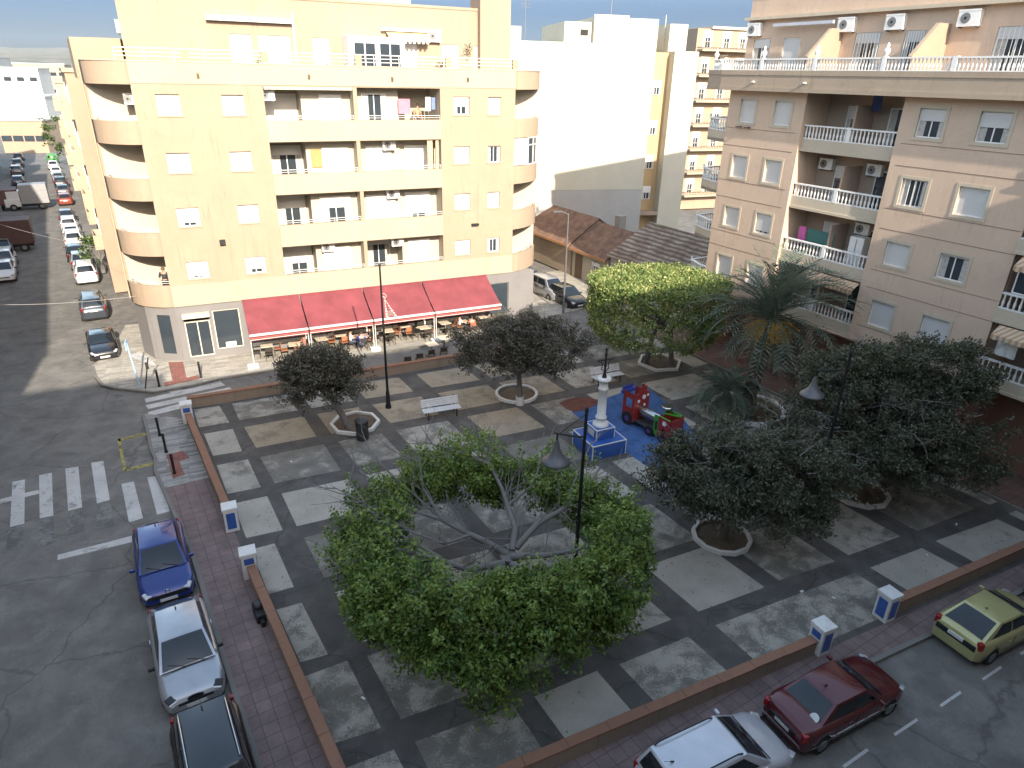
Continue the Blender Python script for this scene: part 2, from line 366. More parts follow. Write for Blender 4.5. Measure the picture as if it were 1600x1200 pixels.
# side parking lane beside the cafe building: worn white line
def mark(lst, name='road_marking', m=marking, z=RZ+.004):
    mb = MB()
    for pl in lst: mb.poly([G(x,y,z) for x,y in pl], z)
    return struct(mb.build(name, m))
mark([[(19.5,753),(15.6,823.5),(38,818),(39,749)],[(61,742.5),(62,810),(83.4,805.5),(81,738.6)],[(102,732),(106.5,798),(128.4,792.6),(122.4,729)],
      [(142.5,723),(151.5,786.6),(171.6,781),(161.4,720)],[(189.6,756),(201.6,816),(223.5,809.4),(209,752.4)],[(230,746),(245.4,804),(265.5,798.6),(248.4,743)],
      [(90,867),(90,875),(222,843),(222,833)]], 'zebra_crossing')
mark([[(0,780),(0,787),(61.5,771),(60,765)]], 'road_marking', marking, RZ+.008)
mark([[(14,826),(8,862),(36,857),(38,820)],[(62,813),(60,855),(85,848),(84,808)],[(107,801),(104,838),(133,830),(128.6,796)],[(152,790),(150,828),(180,822),(172,784)]], 'faded_crossing', faded)
mark([[(183,686),(193,737),(198,735),(188,685)],[(184,686),(186,690),(232,679),(230,675)],[(193,737),(197,732),(240,722),(242,726)]], 'yellow_box_marking', yellowp)
mark([[(226,623),(228,629),(352,602),(345,597)],[(228,633),(231,639),(365,610),(358,605)],[(231,644),(234,650),(300,634),(290,628)],[(262,612),(268,614),(345,596),(340,592)]], 'zebra_crossing')
mark([[(1534,1060),(1537,1063),(1566,1044),(1563,1040)],[(1468,1101),(1471,1105),(1503,1083),(1500,1079)],[(1396,1146),(1399,1150),(1435,1126),(1432,1122)],[(1316,1196),(1320,1200),(1358,1173),(1354,1169)],[(1593,1020),(1596,1024),(1620,1010),(1618,1006)]], 'lane_dashes')
mark([[(203,556),(210,560),(244,572),(236,560),(216,549)],], 'road_marking', marking, .004)
mark([[(243,337),(252,337),(254,343),(244,343)],[(76,336),(86,336),(87,344),(76,344)],[(92,336),(99,336),(100,344),(92,344)],[(54,338),(66,337),(66,345),(54,346)]], 'zebra_crossing', faded)
mark([[(0,526),(0,529),(175,501),(175,499)]][:0] or [[(181,616),(181,632),(192,632),(192,616)]], 'road_marking', faded)
# red-brown walk in front of the right-hand building
# ---------------------------------------------------------------- building materials
cream = stucco('cream_render', (.36,.272,.196), (.22,.17,.125), .3, 1.0)
cream_pale = stucco('pale_cream_render', (.40,.335,.245), (.25,.2,.145), .25, .8)
pinkr = stucco('pink_render', (.57,.43,.325), (.32,.245,.18), .45, .7)
pinktrim = stucco('pale_trim', (.50,.43,.33), (.25,.21,.17), .2, .4)
greywall = stucco('grey_shop_wall', (.20,.19,.185), (.1,.1,.1), .2, .3)
whitewall = stucco('white_gable_render', (.52,.485,.39), (.36,.32,.26), .10, .2)
grey_shade = stucco('grey_shade_render', (.40,.385,.36), (.24,.23,.215), .3, .4)  # greyer version of the white gable, shade put into the colour
whitep = plain('white_paint', (.72,.71,.68), .5, 0, .05, 3)
whitefar = stucco('white_town_render', (.56,.545,.51), (.36,.34,.3), .1, .2)
inner = stucco('loggia_inside', (.44,.40,.33), (.3,.27,.22), .1, .2)
darkin = plain('dark_room', (.02,.02,.022), .8)
winglass = glass('window_glass', (.035,.045,.055), .04)
greymetal = plain('grey_metal', (.22,.22,.22), .45, .6)
darkmetal = plain('dark_metal', (.03,.03,.032), .5, .3)
railm = plain('rail_white', (.62,.61,.58), .45, .1, .05)
def shutter_mat(name, c=(.74,.73,.70)):
    m = bpy.data.materials.new(name); t,b = nodes_of(m); b.inputs['Roughness'].default_value = .55
    wv = N(t,'ShaderNodeTexWave', wave_type='BANDS', bands_direction='Z'); wv.inputs['Scale'].default_value = 6.5
    t.links.new(pos(t), wv.inputs[0])
    t.links.new(mix(t, ramp(t,wv.outputs['Fac'],[(.0,1),(.25,0)]), c, mul(c,.72)), b.inputs['Base Color'])
    bump(t,b,wv.outputs['Fac'],.4,.01); _M[name]=m; return m
shut = shutter_mat('roller_shutter'); shutg = shutter_mat('roller_shutter_grey', (.56,.55,.53))
curtain = plain('curtain', (.42,.40,.37), .9, 0, .3, 9)

def fwall(mb, u0,u1,z0,z1, holes, y=0., dep=.2, mi=0, mr=None):
    mr = mi if mr is None else mr
    us = sorted({u0,u1,*[h[0] for h in holes],*[h[1] for h in holes]}); zs = sorted({z0,z1,*[h[2] for h in holes],*[h[3] for h in holes]})
    us = [u for u in us if u0 <= u <= u1]; zs = [z for z in zs if z0 <= z <= z1]
    for i in range(len(us)-1):
        for j in range(len(zs)-1):
            cu,cz = (us[i]+us[i+1])/2,(zs[j]+zs[j+1])/2
            if any(h[0]<cu<h[1] and h[2]<cz<h[3] for h in holes): continue
            mb.quad((us[i],y,zs[j]),(us[i+1],y,zs[j]),(us[i+1],y,zs[j+1]),(us[i],y,zs[j+1]),mi)
            mb.quad((us[i],y+dep,zs[j]),(us[i],y+dep,zs[j+1]),(us[i+1],y+dep,zs[j+1]),(us[i+1],y+dep,zs[j]),mi)
    for a,b2,c,d in holes:
        e = y+dep
        mb.quad((a,y,c),(a,y,d),(a,e,d),(a,e,c),mr); mb.quad((b2,y,c),(b2,e,c),(b2,e,d),(b2,y,d),mr)
        mb.quad((a,y,d),(b2,y,d),(b2,e,d),(a,e,d),mr); mb.quad((a,y,c),(a,e,c),(b2,e,c),(b2,y,c),mr)
    return mb
def window(parent, u0,u1,z0,z1, y=.12, close=1.0, sm=None, frame=.05, bars=1, panes=2, name='window', sill=None, trim=None, dark=False, grille=0):
    """frame > shutter, pane; y = how deep the frame sits in the wall"""
    sm = sm or shut; mb = MB(); f = frame
    mb.box(u0,u1,y,y+.06,z0,z0+f); mb.box(u0,u1,y,y+.06,z1-f,z1); mb.box(u0,u0+f,y,y+.06,z0+f,z1-f); mb.box(u1-f,u1,y,y+.06,z0+f,z1-f)
    if close < .95:
        for k in range(1,panes):
            x = u0+(u1-u0)*k/panes; mb.box(x-f/2,x+f/2,y+.004,y+.05,z0+f,z1-f)
    fr = mb.build(name, whitep, parent)
    zc = z1-(z1-z0)*close
    if close > .02: MB().box(u0+f,u1-f,y+.012 if close>=.95 else y-.03,y+.045 if close>=.95 else y-.006,max(zc,z0+f*.5),z1-f*.5).build('shutter', sm, fr)
    if close < .95:
        MB().box(u0+f*.6,u1-f*.6,y+.03,y+.045,z0+f*.6,z1-f*.6).build('pane', winglass, fr)
        if not dark: 
            for (a,b2) in ((u0+f, u0+(u1-u0)*.28),(u1-(u1-u0)*.22,u1-f)): MB().box(a,b2,y+.022,y+.028,z0+f,z1-f).build('curtain', curtain, fr)
    if grille:
        mb = MB()
        for k in range(grille):
            x = u0+(u1-u0)*(k+.5)/grille; mb.box(x-.012,x+.012,y-.07,y-.05,z0,z1)
        mb.build('grille', whitep, fr)
    if sill: MB().box(u0-.06,u1+.06,-.05,y,z0-.06,z0).build('sill', sill, fr)
    if trim:
        mb = MB(); k=.13
        mb.box(u0-k,u1+k,-.02,.02,z1,z1+k); mb.box(u0-k,u1+k,-.03,.02,z0-k,z0); mb.box(u0-k,u0,-.02,.02,z0,z1); mb.box(u1,u1+k,-.02,.02,z0,z1)
        mb.build('surround', trim, fr)
    return fr
def aircon(parent, u, y, z, rz=0, w_=.8, h=.55, d=.3):
    mb = MB().box(-w_/2,w_/2,-d,0,0,h); mb.box(-w_/2-.02,w_/2+.02,-d-.012,-d+.02,h-.06,h+.012)
    o = mb.build('air_conditioner', whitep, parent, (u,y,z), rz)
    mb = MB(); mb.disc((-.12,-d-.004,h*.5),.21,20,'y',.02); mb.build('fan_grille', greymetal, o)
    mb = MB(); mb.disc((-.12,-d-.018,h*.5),.06,12,'y',.02); mb.build('fan_hub', darkmetal, o)
    mb = MB(); mb.box(-w_/2+.08,-w_/2+.12,-d,0,-.06,-.005); mb.box(w_/2-.12,w_/2-.08,-d,0,-.06,-.005); mb.build('bracket', greymetal, o)
    return o
def rail(parent, pts, z0, z1, bars=2, step=1.1, r=.018, m=None, name='rail'):
    mb = MB()
    for k in range(bars+1):
        z = z0+(z1-z0)*(k+1)/(bars+1); mb.tube([(p[0],p[1],z) for p in pts], r if k<bars else r*1.4, 6)
    for a,b2 in zip(pts,pts[1:]):
        L = math.dist(a,b2); n = max(1,round(L/step))
        for i in range(n+1):
            q = (a[0]+(b2[0]-a[0])*i/n, a[1]+(b2[1]-a[1])*i/n); mb.tube([(q[0],q[1],z0),(q[0],q[1],z1)], r, 6)
    return mb.build(name, m or railm, parent)

# ================================================================ cafe apartment building
OA = G(336,558); OA.z = 0
M = thing('apartment_building','cream five storey apartment building with rounded balcony corners above the red cafe awnings','building',OA,R(AZ_A))
LC = [(-1.7,0.0),(-2.25,.14),(-2.8,.42),(-3.25,.8),(-3.6,1.25),(-3.85,1.75),(-3.98,2.2)]
RC = [(20.2,0.0),(20.9,.22),(21.5,.52),(22.1,.95),(22.6,1.45),(22.95,2.0),(23.1,2.5)]
ZB = [4.72,7.75,10.68,13.62]; ZT = [6.45,9.52,12.46,15.40]; Z0,ZR = 3.43,16.5
C1,C2,C3,C4 = (-.67,.48),(2.55,3.68),(15.95,17.03),(18.3,19.2)
LG = [(4.75,9.72),(9.95,15.08)]
holes = []
for f in range(4):
    for c in (C1,C2,C3,C4): holes.append((c[0],c[1],ZB[f]+.28,ZT[f]-.45))
    for g in LG: holes.append((g[0],g[1],ZB[f],ZT[f]))
mb = MB(); fwall(mb,-1.7,20.2,Z0,ZR,holes,0,.22); mb.build('facade_wall', cream, M)
# pale bands of the loggia parapets and the roof parapet, a little proud
mb = MB()
for f in range(4):
    lo = Z0 if f==0 else ZT[f-1]+.0
    mb.box(LG[0][0],LG[1][1],-.03,-.002,lo+.02,ZB[f]-.02)
mb.box(-1.7,20.2,-.03,-.002,ZT[3]+.06,ZR-.02); mb.box(-1.7,20.2,-.035,-.002,Z0,ZB[0]-.05)
mb.build('parapet_band', cream_pale, M)
mb = MB()
lv = [(Z0,ZB[0])]+[(ZT[f],ZB[f+1]) for f in range(3)]+[(ZT[3],ZR)]
for a,b2 in lv:
    MB().strip([(p[0],p[1]) for p in LC][::-1], a,b2,.16,0,True).build('rounded_balcony_wall', cream, M); MB().strip(RC,a,b2,.16,0,True).build('rounded_balcony_wall', cream, M)
mb = MB(); slabp = [(-1.7,.02)]+[(x+.02,y+.02) for x,y in LC[1:]]+[(-3.9,2.5),(23.0,2.5)]+[(x-.02,y+.02) for x,y in RC[1:][::-1]]+[(20.2,.02)]
for z in [Z0+.01]+[z+.01 for z in ZT]: mb.prism(slabp, z, z+.2)
mb.build('balcony_slab', stucco('soffit_pale', (.66,.61,.53), (.45,.4,.34), .2, .2), M)
# side along the street, and body
sd = dirv(120.2-AZ_A); s0 = Vector((-3.98,2.2,0)); s1 = s0+sd*13.0
mb = MB(); mb.strip([(s1.x,s1.y),(s0.x,s0.y)], Z0,ZR,.2); 
mb.strip([(23.1,2.5),(22.6,8),(21.9,15)], Z0,ZR,.2)
mb.prism([(-1.5,2.3),(20.1,2.3),(21.6,14.8),(s1.x+.3,s1.y-.2),(-3.7,2.4)], 0.2, 15.55); mb.build('side_wall', cream, M)
# side street windows and drain pipes
mb = MB(); nrm = Vector((-sd.y,sd.x,0))
for k,(d0,wd) in enumerate(((3.,1.2),(6.4,1.2),(9.6,1.4))):
    for f in range(4):
        c = s0+sd*(d0)+nrm*.02; MB().cbox((c.x,c.y,ZB[f]+.85),(wd,.06,1.2),math.atan2(sd.y,sd.x)).build('side_shutter', shut, M)
mb = MB(); 
for d0 in (.7,1.6): c = s0+sd*d0+nrm*.06; mb.tube([(c.x,c.y,Z0),(c.x,c.y,ZR)],.05,8)
mb.build('drain_pipe', cream_pale, M)
# copings, terrace floor
mb = MB(); mb.strip([(p[0]-.03,p[1]-.03) for p in LC][::-1]+[(20.2,-.04)]+[(p[0]+.03,p[1]-.03) for p in RC[1:]], ZR, ZR+.05,.26); mb.build('coping', pinktrim, M)
# interior of loggias: (floor, loggia) -> near half / far half
deep, near = 2.25, .95
mid = [(4.75,6.95,9.72),(9.95,12.6,15.08)]
for f in range(4):
    for gi,(a,m_,b2) in enumerate(mid):
        zf = ZB[f]-1.05; dp = ((a,m_,deep),(m_,b2,near)) if gi==0 or f in(0,) else (((a,m_,near),(m_,b2,deep)) if f==3 else ((a,m_,near+.1),(m_,b2,near+.25)))
        mb = MB()
        for x0,x1,d in dp: mb.box(x0,x1,d,d+.1,zf,ZT[f])
        mb.box(m_-.08,m_+.08,min(dp[0][2],dp[1][2])+.01,2.4,zf,ZT[f]-.003)
        mb.box(a-.12,a-.002,.2,2.4,zf,ZT[f]-.004); mb.box(b2+.002,b2+.12,.2,2.4,zf,ZT[f]-.004); mb.build('loggia_inner_wall', inner, M)
# corner balcony insides
for f in range(4):
    zf = ZB[f]-1.05
    mb = MB(); mb.box(-1.72,-1.55,.12,2.28,zf,ZT[f]-.002); mb.box(-3.85,-1.721,2.2,2.29,zf,ZT[f]-.003); mb.build('balcony_inner_wall', inner, M); mb = MB()
    mb.box(20.05,20.22,.12,2.28,zf,ZT[f]-.002); mb.box(20.221,23.0,2.3,2.42,zf,ZT[f]-.003); mb.build('balcony_inner_wall', inner, M)
# windows: how far each shutter is down
cl = {(0,0):.86,(0,1):.74,(0,2):1,(0,3):.12,(1,0):.80,(1,1):1,(1,2):1,(1,3):1,(2,0):1,(2,1):1,(2,2):1,(2,3):.05,(3,0):1,(3,1):1,(3,2):.55,(3,3):1}
for f in range(4):
    for ci,c in enumerate((C1,C2,C3,C4)):
        window(M,c[0]+.004,c[1]-.004,ZB[f]+.284,ZT[f]-.454,.13,cl[(f,ci)],sill=cream_pale)
# doors and shutters inside the loggias
ld = {0:[(5.0,6.8,deep,.55,0),(7.3,9.0,near,1,0),(10.4,12.0,near+.0 if False else deep,.2,0),(12.9,14.4,near,.75,0)],
      1:[(5.0,6.7,deep,.35,0),(7.4,9.3,near,.3,0),(10.3,12.2,near+.1,1,0),(12.9,14.6,near+.25,.6,0)],
      2:[(5.0,6.8,deep,.25,0),(7.8,9.4,near,1,0),(10.5,12.1,near+.1,1,0),(13.0,14.8,near+.25,1,0)],
      3:[(5.0,6.8,deep,1,0),(7.9,9.2,near,1,0),(10.4,11.9,near,.0,0)]}
for f in ld:
    for (a,b2,d,k,dk) in ld[f]:
        zf = ZB[f]-.85; window(M,a,b2,zf,ZT[f]-.35 if k!=1 else ZT[f]-.42,d-.07,k,dark=bool(dk))
aircon(M,5.0,.75,ZT[3]-.75,0); aircon(M,11.9,.9,ZT[2]-.62); aircon(M,12.0,.9,ZT[1]-.62); aircon(M,12.1,.8,ZT[0]-.62); aircon(M,7.6,.85,ZT[0]-.62); aircon(M,-1.9,1.4,ZT[3]-1.0,R(0),.6)
for f in range(4):
    for gi,(a,b2) in enumerate(LG): rail(M,[(a+.02,.08),(b2-.02,.08)],ZB[f]-.004,ZB[f]+.24,1,1.6,.014)
    rail(M,[(x+.1,y+.1) for x,y in LC[:6]],ZB[f]-.004,ZB[f]+.24,1,.8,.014)
    if f != 2: rail(M,[(x-.08,y+.1) for x,y in RC[:6]],ZB[f]-.004,ZB[f]+.26,1,.8,.014)
# glazed-in balcony on the right corner, second floor from the top
mb = MB(); gl = MB(); sh2 = MB()
for i in range(len(RC)-2):
    a,b2 = RC[i],RC[i+1]; L = math.dist(a,b2); rz = math.atan2(b2[1]-a[1],b2[0]-a[0]); c = ((a[0]+b2[0])/2,(a[1]+b2[1])/2+.05)
    if i < 2: sh2.cbox((c[0],c[1],(ZB[2]+ZT[2])/2),(L,.05,ZT[2]-ZB[2]-.1),rz)
    else:
        gl.cbox((c[0],c[1]+.02,(ZB[2]+ZT[2])/2),(L,.02,ZT[2]-ZB[2]-.1),rz)
        mb.cbox((a[0],a[1]+.05,(ZB[2]+ZT[2])/2),(.07,.07,ZT[2]-ZB[2]),rz)
        for z in (ZB[2]+.04,ZT[2]-.5,ZT[2]-.04): mb.cbox((c[0],c[1]-.005,z),(L,.05,.06),rz)
fr = mb.build('balcony_glazing', whitep, M); gl.build('pane', winglass, fr); sh2.build('panel', whitep, fr)
# folded awning cassettes and clothes lines
MB().box(4.8,9.7,.02,.2,ZT[3]-.16,ZT[3]-.01).build('folded_awning', plain('striped_cream',(.55,.49,.36),.8,0,.2,8), M)
MB().box(7.15,7.75,.88,.93,ZT[2]-1.55,ZT[2]-.5).build('wooden_door_leaf', plain('orange_wood',(.45,.25,.09),.6), M)
mb = MB(); 
for x0,x1 in ((14.2,14.55),(14.75,14.95)): MB().box(x0,x1,.12,.16,ZB[2]-.6,ZT[2]-.05).build('curtain', plain('tan_curtain',(.42,.33,.22),.9,0,.2,6), M)
# exterior lamps and vents
mb = MB()
for u,z in ((1.55,16.0-.1),(7.3,15.95),(12.1,15.9),(16.9,15.95)): mb.box(u-.06,u+.06,-.14,-.03,z-.12,z+.1); mb.box(u-.04,u+.04,-.2,-.1,z-.02,z+.06)
mb.build('wall_light', plain('rust_metal',(.14,.10,.07),.7), M)
mb = MB(); mb.box(1.3,1.62,-.22,-.02,7.0-.1,7.18); mb.box(16.7+.4,17.3+.3,-.2,-.02,6.95,7.08); mb.build('floodlight', darkmetal, M)
# ---- penthouse
P0 = 2.0
mb = MB(); pw = [(3.55,4.68,15.9,18.0),(5.05,6.8,15.7,18.0),(8.05,9.0,16.5,17.98),(12.9,14.4,15.7,18.0),(15.98,17.1,16.4,17.9),(18.15,19.25,16.4,17.92)]
fwall(mb,-1.75,20.55,15.55,19.85,pw,P0,.2); mb.box(-1.75,20.55,P0+.2,13,15.58,19.84); mb.box(-1.8,20.6,P0-.04,13.1,19.85,20.0)
mb.prism([(-4.3,3.4),(-1.9,3.0),(-1.9,9.0),(-5.0,9.6)],15.58,17.6)
mb.build('penthouse_wall', cream, M)
MB().box(18.4,20.5,P0-.45,P0+1.2,16.4,23).build('chimney_stack', cream, M)
MB().box(9.5,15.0,5,12,20.0,22.4).build('roof_room', whitewall, M)
for a in pw: window(M,a[0]+.004,a[1]-.004,a[2]+.004,a[3]-.004,P0+.06,1.0)
mb = MB(); gb = MB().box(9.75,13.1,.45,P0-.01,15.75,18.1)
bxo = gb.build('glazed_terrace_room', whitep, M); mg = MB()
for a,b2 in ((10.1,11.3),(11.6,12.8)): 
    mg.box(a,(a+b2)/2-.04,.42,.445,16.2,17.75); mg.box((a+b2)/2+.04,b2,.42,.445,16.2,17.75)
mg.build('pane', winglass, bxo)
mb = MB(); mb.box(2.45,6.95,P0-.32,P0-.01,18.62,18.86); mb.box(6.96,7.06,P0-.2,P0-.08,15.7,19.2); mb.build('folded_awning', whitep, M)
mb = MB(); mb.box(12.1,15.05,P0-.3,P0-.01,18.5,18.65)
for k in range(9): mb.box(12.5+k*.28,12.64+k*.28,P0-.75,P0-.7,17.85,18.2)
mb.build('terrace_awning', whitep, M)
mb = MB(); mb.add([(12.4,P0-.7,18.2),(15.0,P0-.7,18.2),(15.0,P0-.05,18.5),(12.4,P0-.05,18.5)],[(0,1,2,3)]); mb.add([(12.4,P0-.71,18.2),(15.0,P0-.71,18.2),(15.0,P0-.71,17.95),(12.4,P0-.71,17.95)],[(0,1,2,3)]); mb.build('awning_cloth', plain('striped_cream2',(.60,.46,.24),.8,0,.25,9), M)
aircon(M,15.4,P0,18.0,0,.9,.65); aircon(M,-1.72,4.5,17.9,R(-90),.9,.65)
rail(M,[(-2.2,.35),(4.8,.1),(9.6,.1),(15.6,.1),(20.2,.1)]+[(x-.05,y+.1) for x,y in RC[1:6]],ZR+.05,ZR+.62,2,1.5,.022)
mb = MB()
for u in (.9,4.85,10.0,15.5,20.0): mb.box(u,u+.38,.03,.25,ZR+.06,ZR+.62)
mb.build('terrace_pier', cream, M)
pl = MB(); random.seed(5)
for cx,cz,sp in ((8.6,16.4,.22),(4.9,16.3,.12),(17.6,17.6,.14),(15.8,16.6,.12)):
    for k in range(50):
        c = Vector((cx+random.gauss(0,sp),P0-.5+random.gauss(0,.1),cz+random.gauss(.1,sp*1.5))); pl.cbox(c,(.09,.012,.06),random.uniform(0,6),0,random.uniform(0,3))
pl.build('terrace_plant', plain('plant_green',(.05,.09,.03),.8), M)
# ---- ground floor of the cafe building
GF = [(20.6,1.2),(17.1,.02),(1.95,.02)]
gpath = [(-3.85,2.6),(-3.55,1.6),(-3.05,.95),(-2.62,.55),(-1.9,.12),(-1.9+.002,.1)]
mb = MB(); mb.strip([(-4.15,9),(-3.95,2.6),(-3.3,1.0)],0,Z0,.25); 
fwall(mb,-1.7,22.0,0,Z0,[(-1.35,.05,.15,2.75),(.25,1.78,.45,2.95),(3.0,6.8,.6,2.1),(7.2,10.6,.6,2.1),(11.0,13.6,.1,2.3),(14,16.6,.6,2.1),(18.0,20.0,.3,2.7)],.06,.3)
mb.strip([(-3.3,1.0),(-3.05,.8),(-2.75,.6)],0,Z0,.2); mb.strip([(-2.05,.22),(-1.7,.06)],0,Z0,.25); mb.strip([(-2.75,.6),(-2.05,.22)],0,.45,.2); mb.strip([(-2.75,.6),(-2.05,.22)],2.9,Z0,.2)
mb.box(20.0,21.8,.4,3,0,Z0)
mb.build('ground_floor_wall', greywall, M)
def shopwin(u0,u1,z0,z1,y,rz=0,o=(0,0,0),name='shop_window',split=0,m=None):
    mb = MB(); f=.06; mb.box(u0,u1,y,y+.08,z0,z0+f); mb.box(u0,u1,y,y+.08,z1-f,z1); mb.box(u0,u0+f,y,y+.08,z0+f,z1-f); mb.box(u1-f,u1,y,y+.08,z0+f,z1-f)
    for k in range(1,split+1): x=u0+(u1-u0)*k/(split+1); mb.box(x-f/2,x+f/2,y+.004,y+.07,z0+f,z1-f)
    fr = mb.build(name, m or plain('cream_frame',(.52,.48,.40),.5), M); MB().box(u0+f,u1-f,y+.03,y+.05,z0+f,z1-f).build('pane', winglass, fr); return fr
shopwin(.254,1.776,.454,2.946,.1); d = shopwin(-1.346,.046,.154,2.4,.1,name='shop_door',split=1)
MB().box(-1.4,.1,-.35,.05,2.72,2.95).build('door_canopy', plain('cream_frame',(.52,.48,.40),.5), M)
MB().box(-1.0,-.3,.09,.1,2.78,2.9) 
for a,b2,c,d2 in ((3.004,6.796,.604,2.096),(7.204,10.596,.604,2.096),(11.004,13.596,.104,2.296),(14.004,16.596,.604,2.096)): shopwin(a,b2,c,d2,.12,split=2)
shopwin(18.004,19.996,.304,2.696,.12,m=greymetal)
wl = math.dist((-2.75,.6),(-2.05,.22)); MB().cbox((-2.4,.46,1.68),(wl,.04,2.44),math.atan2(.22-.6,.7)).build('corner_window', winglass, M)
mb = MB().box(2.2,16.9,.0,.05,.35,.58); mb.build('shopfront_band', whitep, M)
MB().box(.75,1.35,.085,.095,.5,.85).build('window_notice', whitep, M)
mb = MB(); random.seed(9)
for k in range(160):
    c = Vector((random.uniform(.4,1.3),.32+random.random()*.15,random.uniform(1.2,1.9)+(.5 if random.random()<.3 else 0))); mb.cbox(c,(.16,.01,.05),random.uniform(0,6),0,random.uniform(0,3))
# ================================================================ pink apartment building on the right
kR = .745; OB = G(1321,527)*kR; OB.z = 0
B = thing('apartment_building','pinkish apartment building with white balustrades and a terrace storey, on the right behind the palm','building',OB,R(AZ_B))
SL, SR = -10.35, 6.43
W1,W2,W3,W4 = (-9.45,-8.35),(-7.05,-5.95),(.93,2.13),(3.52,4.78)
zt = [6.45,9.37,12.28,15.27]; zbm = [5.18,8.25,11.07,14.06]; ZBASE = 4.13; ZCOR = 15.78
L0,L1 = -5.12,.12
fl = [ZBASE+.1, 6.95+.0, 9.9, 12.85]      # undersides of the balcony bands
# pixel-measured balustrade levels: top rail 14.2 on the highest loggia, others a storey lower
RT_ = [14.2-2.92*3,14.2-2.92*2,14.2-2.92,14.2]
holes = []
for f in range(4):
    for c in (W1,W2,W3,W4): holes.append((c[0],c[1],zbm[f],zt[f]))
    holes.append((L0,L1,RT_[f]-.68,(RT_[f+1]-1.32) if f<3 else ZCOR-.02))
bands = [(L0,L1,RT_[f]-1.30,RT_[f]-.68) for f in range(4)]
mb = MB(); fwall(mb,SL,SR,ZBASE,ZCOR,[h for h in holes if h[0]!=L0]+[(L0,L1,ZBASE-.0,ZCOR-.02)],0,.2)
mb.strip([(SL,3.2),(SL,0.001)],ZBASE,ZCOR,.2) if False else None
mb.box(SL,SL+.18,.2,12,ZBASE,ZCOR); mb.box(SR-.25,SR,.2,3.4,ZBASE,ZCOR); mb.box(L0-.002-.2,L0-.002,.2,3,ZBASE,ZCOR); mb.box(L1+.002,L1+.2,.2,3,ZBASE,ZCOR)
mb.box(SL,SR,.2,3.0,ZBASE-.15,ZBASE+.05)
mb.box(SL+.2,26,3.05,17,.2,ZCOR)
mb.build('facade_wall', pinkr, B)
gro = MB()
for z in (7.0,9.9,12.8,7.9,10.85,13.75,5.0):
    for a,b2 in ((SL,L0-.3),(L1+.3,SR-.05)): gro.box(a,b2,-.012,-.001,z-.012,z+.012)
gro.build('render_joint', stucco('joint_line',(.25,.17,.125),(.12,.09,.07),.3,.4), B)
def baluster_row(mb, p0, p1, z0, z1, step=.2):
    L = math.dist(p0,p1); n = max(2,int(L/step)); rz = math.atan2(p1[1]-p0[1],p1[0]-p0[0]); h = z1-z0
    c = ((p0[0]+p1[0])/2,(p0[1]+p1[1])/2)
    mb.cbox((c[0],c[1],z1-.035),(L,.16,.07),rz); mb.cbox((c[0],c[1],z0+.025),(L,.14,.05),rz)
    for i in range(n):
        t = (i+.5)/n; x,y = p0[0]+(p1[0]-p0[0])*t,p0[1]+(p1[1]-p0[1])*t
        mb.lathe([(.035,.05),(.055,h*.28),(.06,h*.38),(.03,h*.62),(.045,h-.07)],6,(x,y,z0))
    return mb
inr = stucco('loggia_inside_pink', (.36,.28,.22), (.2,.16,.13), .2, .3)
def loggia(L0,L1,y0,yd,withac=True,zs=None):
    for f in range(4):
        za = RT_[f]-1.30; mb = MB(); mb.box(L0+.002,L1-.002,y0,y0+.14,za,RT_[f]-.69); mb.box(L0+.002,L1-.002,y0-.06,y0-.001,za+.0,za+.13); mb.build('balcony_parapet', pinktrim, B)
        MB().box(L0+.003,L1-.003,y0+.141,3.0,za+.02,za+.2).build('balcony_slab', pinktrim, B)
        mb = MB(); mdl = (L0+L1)/2
        baluster_row(mb,(L0+.02,y0+.07),(mdl-.1,y0+.07),RT_[f]-.685,RT_[f]); baluster_row(mb,(mdl+.1,y0+.07),(L1-.02,y0+.07),RT_[f]-.685,RT_[f])
        mb.box(mdl-.1,mdl+.1,y0-.01,y0+.16,RT_[f]-.685,RT_[f]+.02); mb.build('balustrade', whitep, B)
        top = (RT_[f+1]-1.30) if f<3 else ZCOR
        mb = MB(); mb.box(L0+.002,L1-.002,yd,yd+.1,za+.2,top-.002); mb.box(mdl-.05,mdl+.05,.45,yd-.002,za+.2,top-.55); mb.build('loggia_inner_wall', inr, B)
        for a,b2,k in ((L0+1.2,L0+2.2,.3),(mdl+.9,mdl+2.3,.0)): window(B,a,b2,za+.21,za+2.25,yd-.08,k,sm=shutg,name='balcony_door',dark=(f%2==0))
    return
loggia(L0,L1,.22,1.9)
for f,u in ((2,L0+.7),(2,L0+3.5),(1,L0+3.6)): aircon(B,u,1.88,RT_[f]+.7)
for f in range(4):
    for ci,c in enumerate((W1,W2,W3,W4)):
        k = {(3,2):.42,(3,3):.5,(2,2):0,(1,3):.08}.get((f,ci),1)
        if (f,ci)==(1,1): k=.86
        window(B,c[0]+.004,c[1]-.004,zbm[f]+.004,zt[f]-.004,.1,k,sm=shutg,trim=pinktrim,grille=5 if (f,ci)==(2,2) else 0)
mb = MB(); mb.box(-9.3,-9.1,-.35,-.02,zbm[3]-.25,zbm[3]-.2); mb.box(-8.7,-8.5,-.35,-.02,zbm[3]-.25,zbm[3]-.2); mb.build('drying_rack', darkmetal, B)
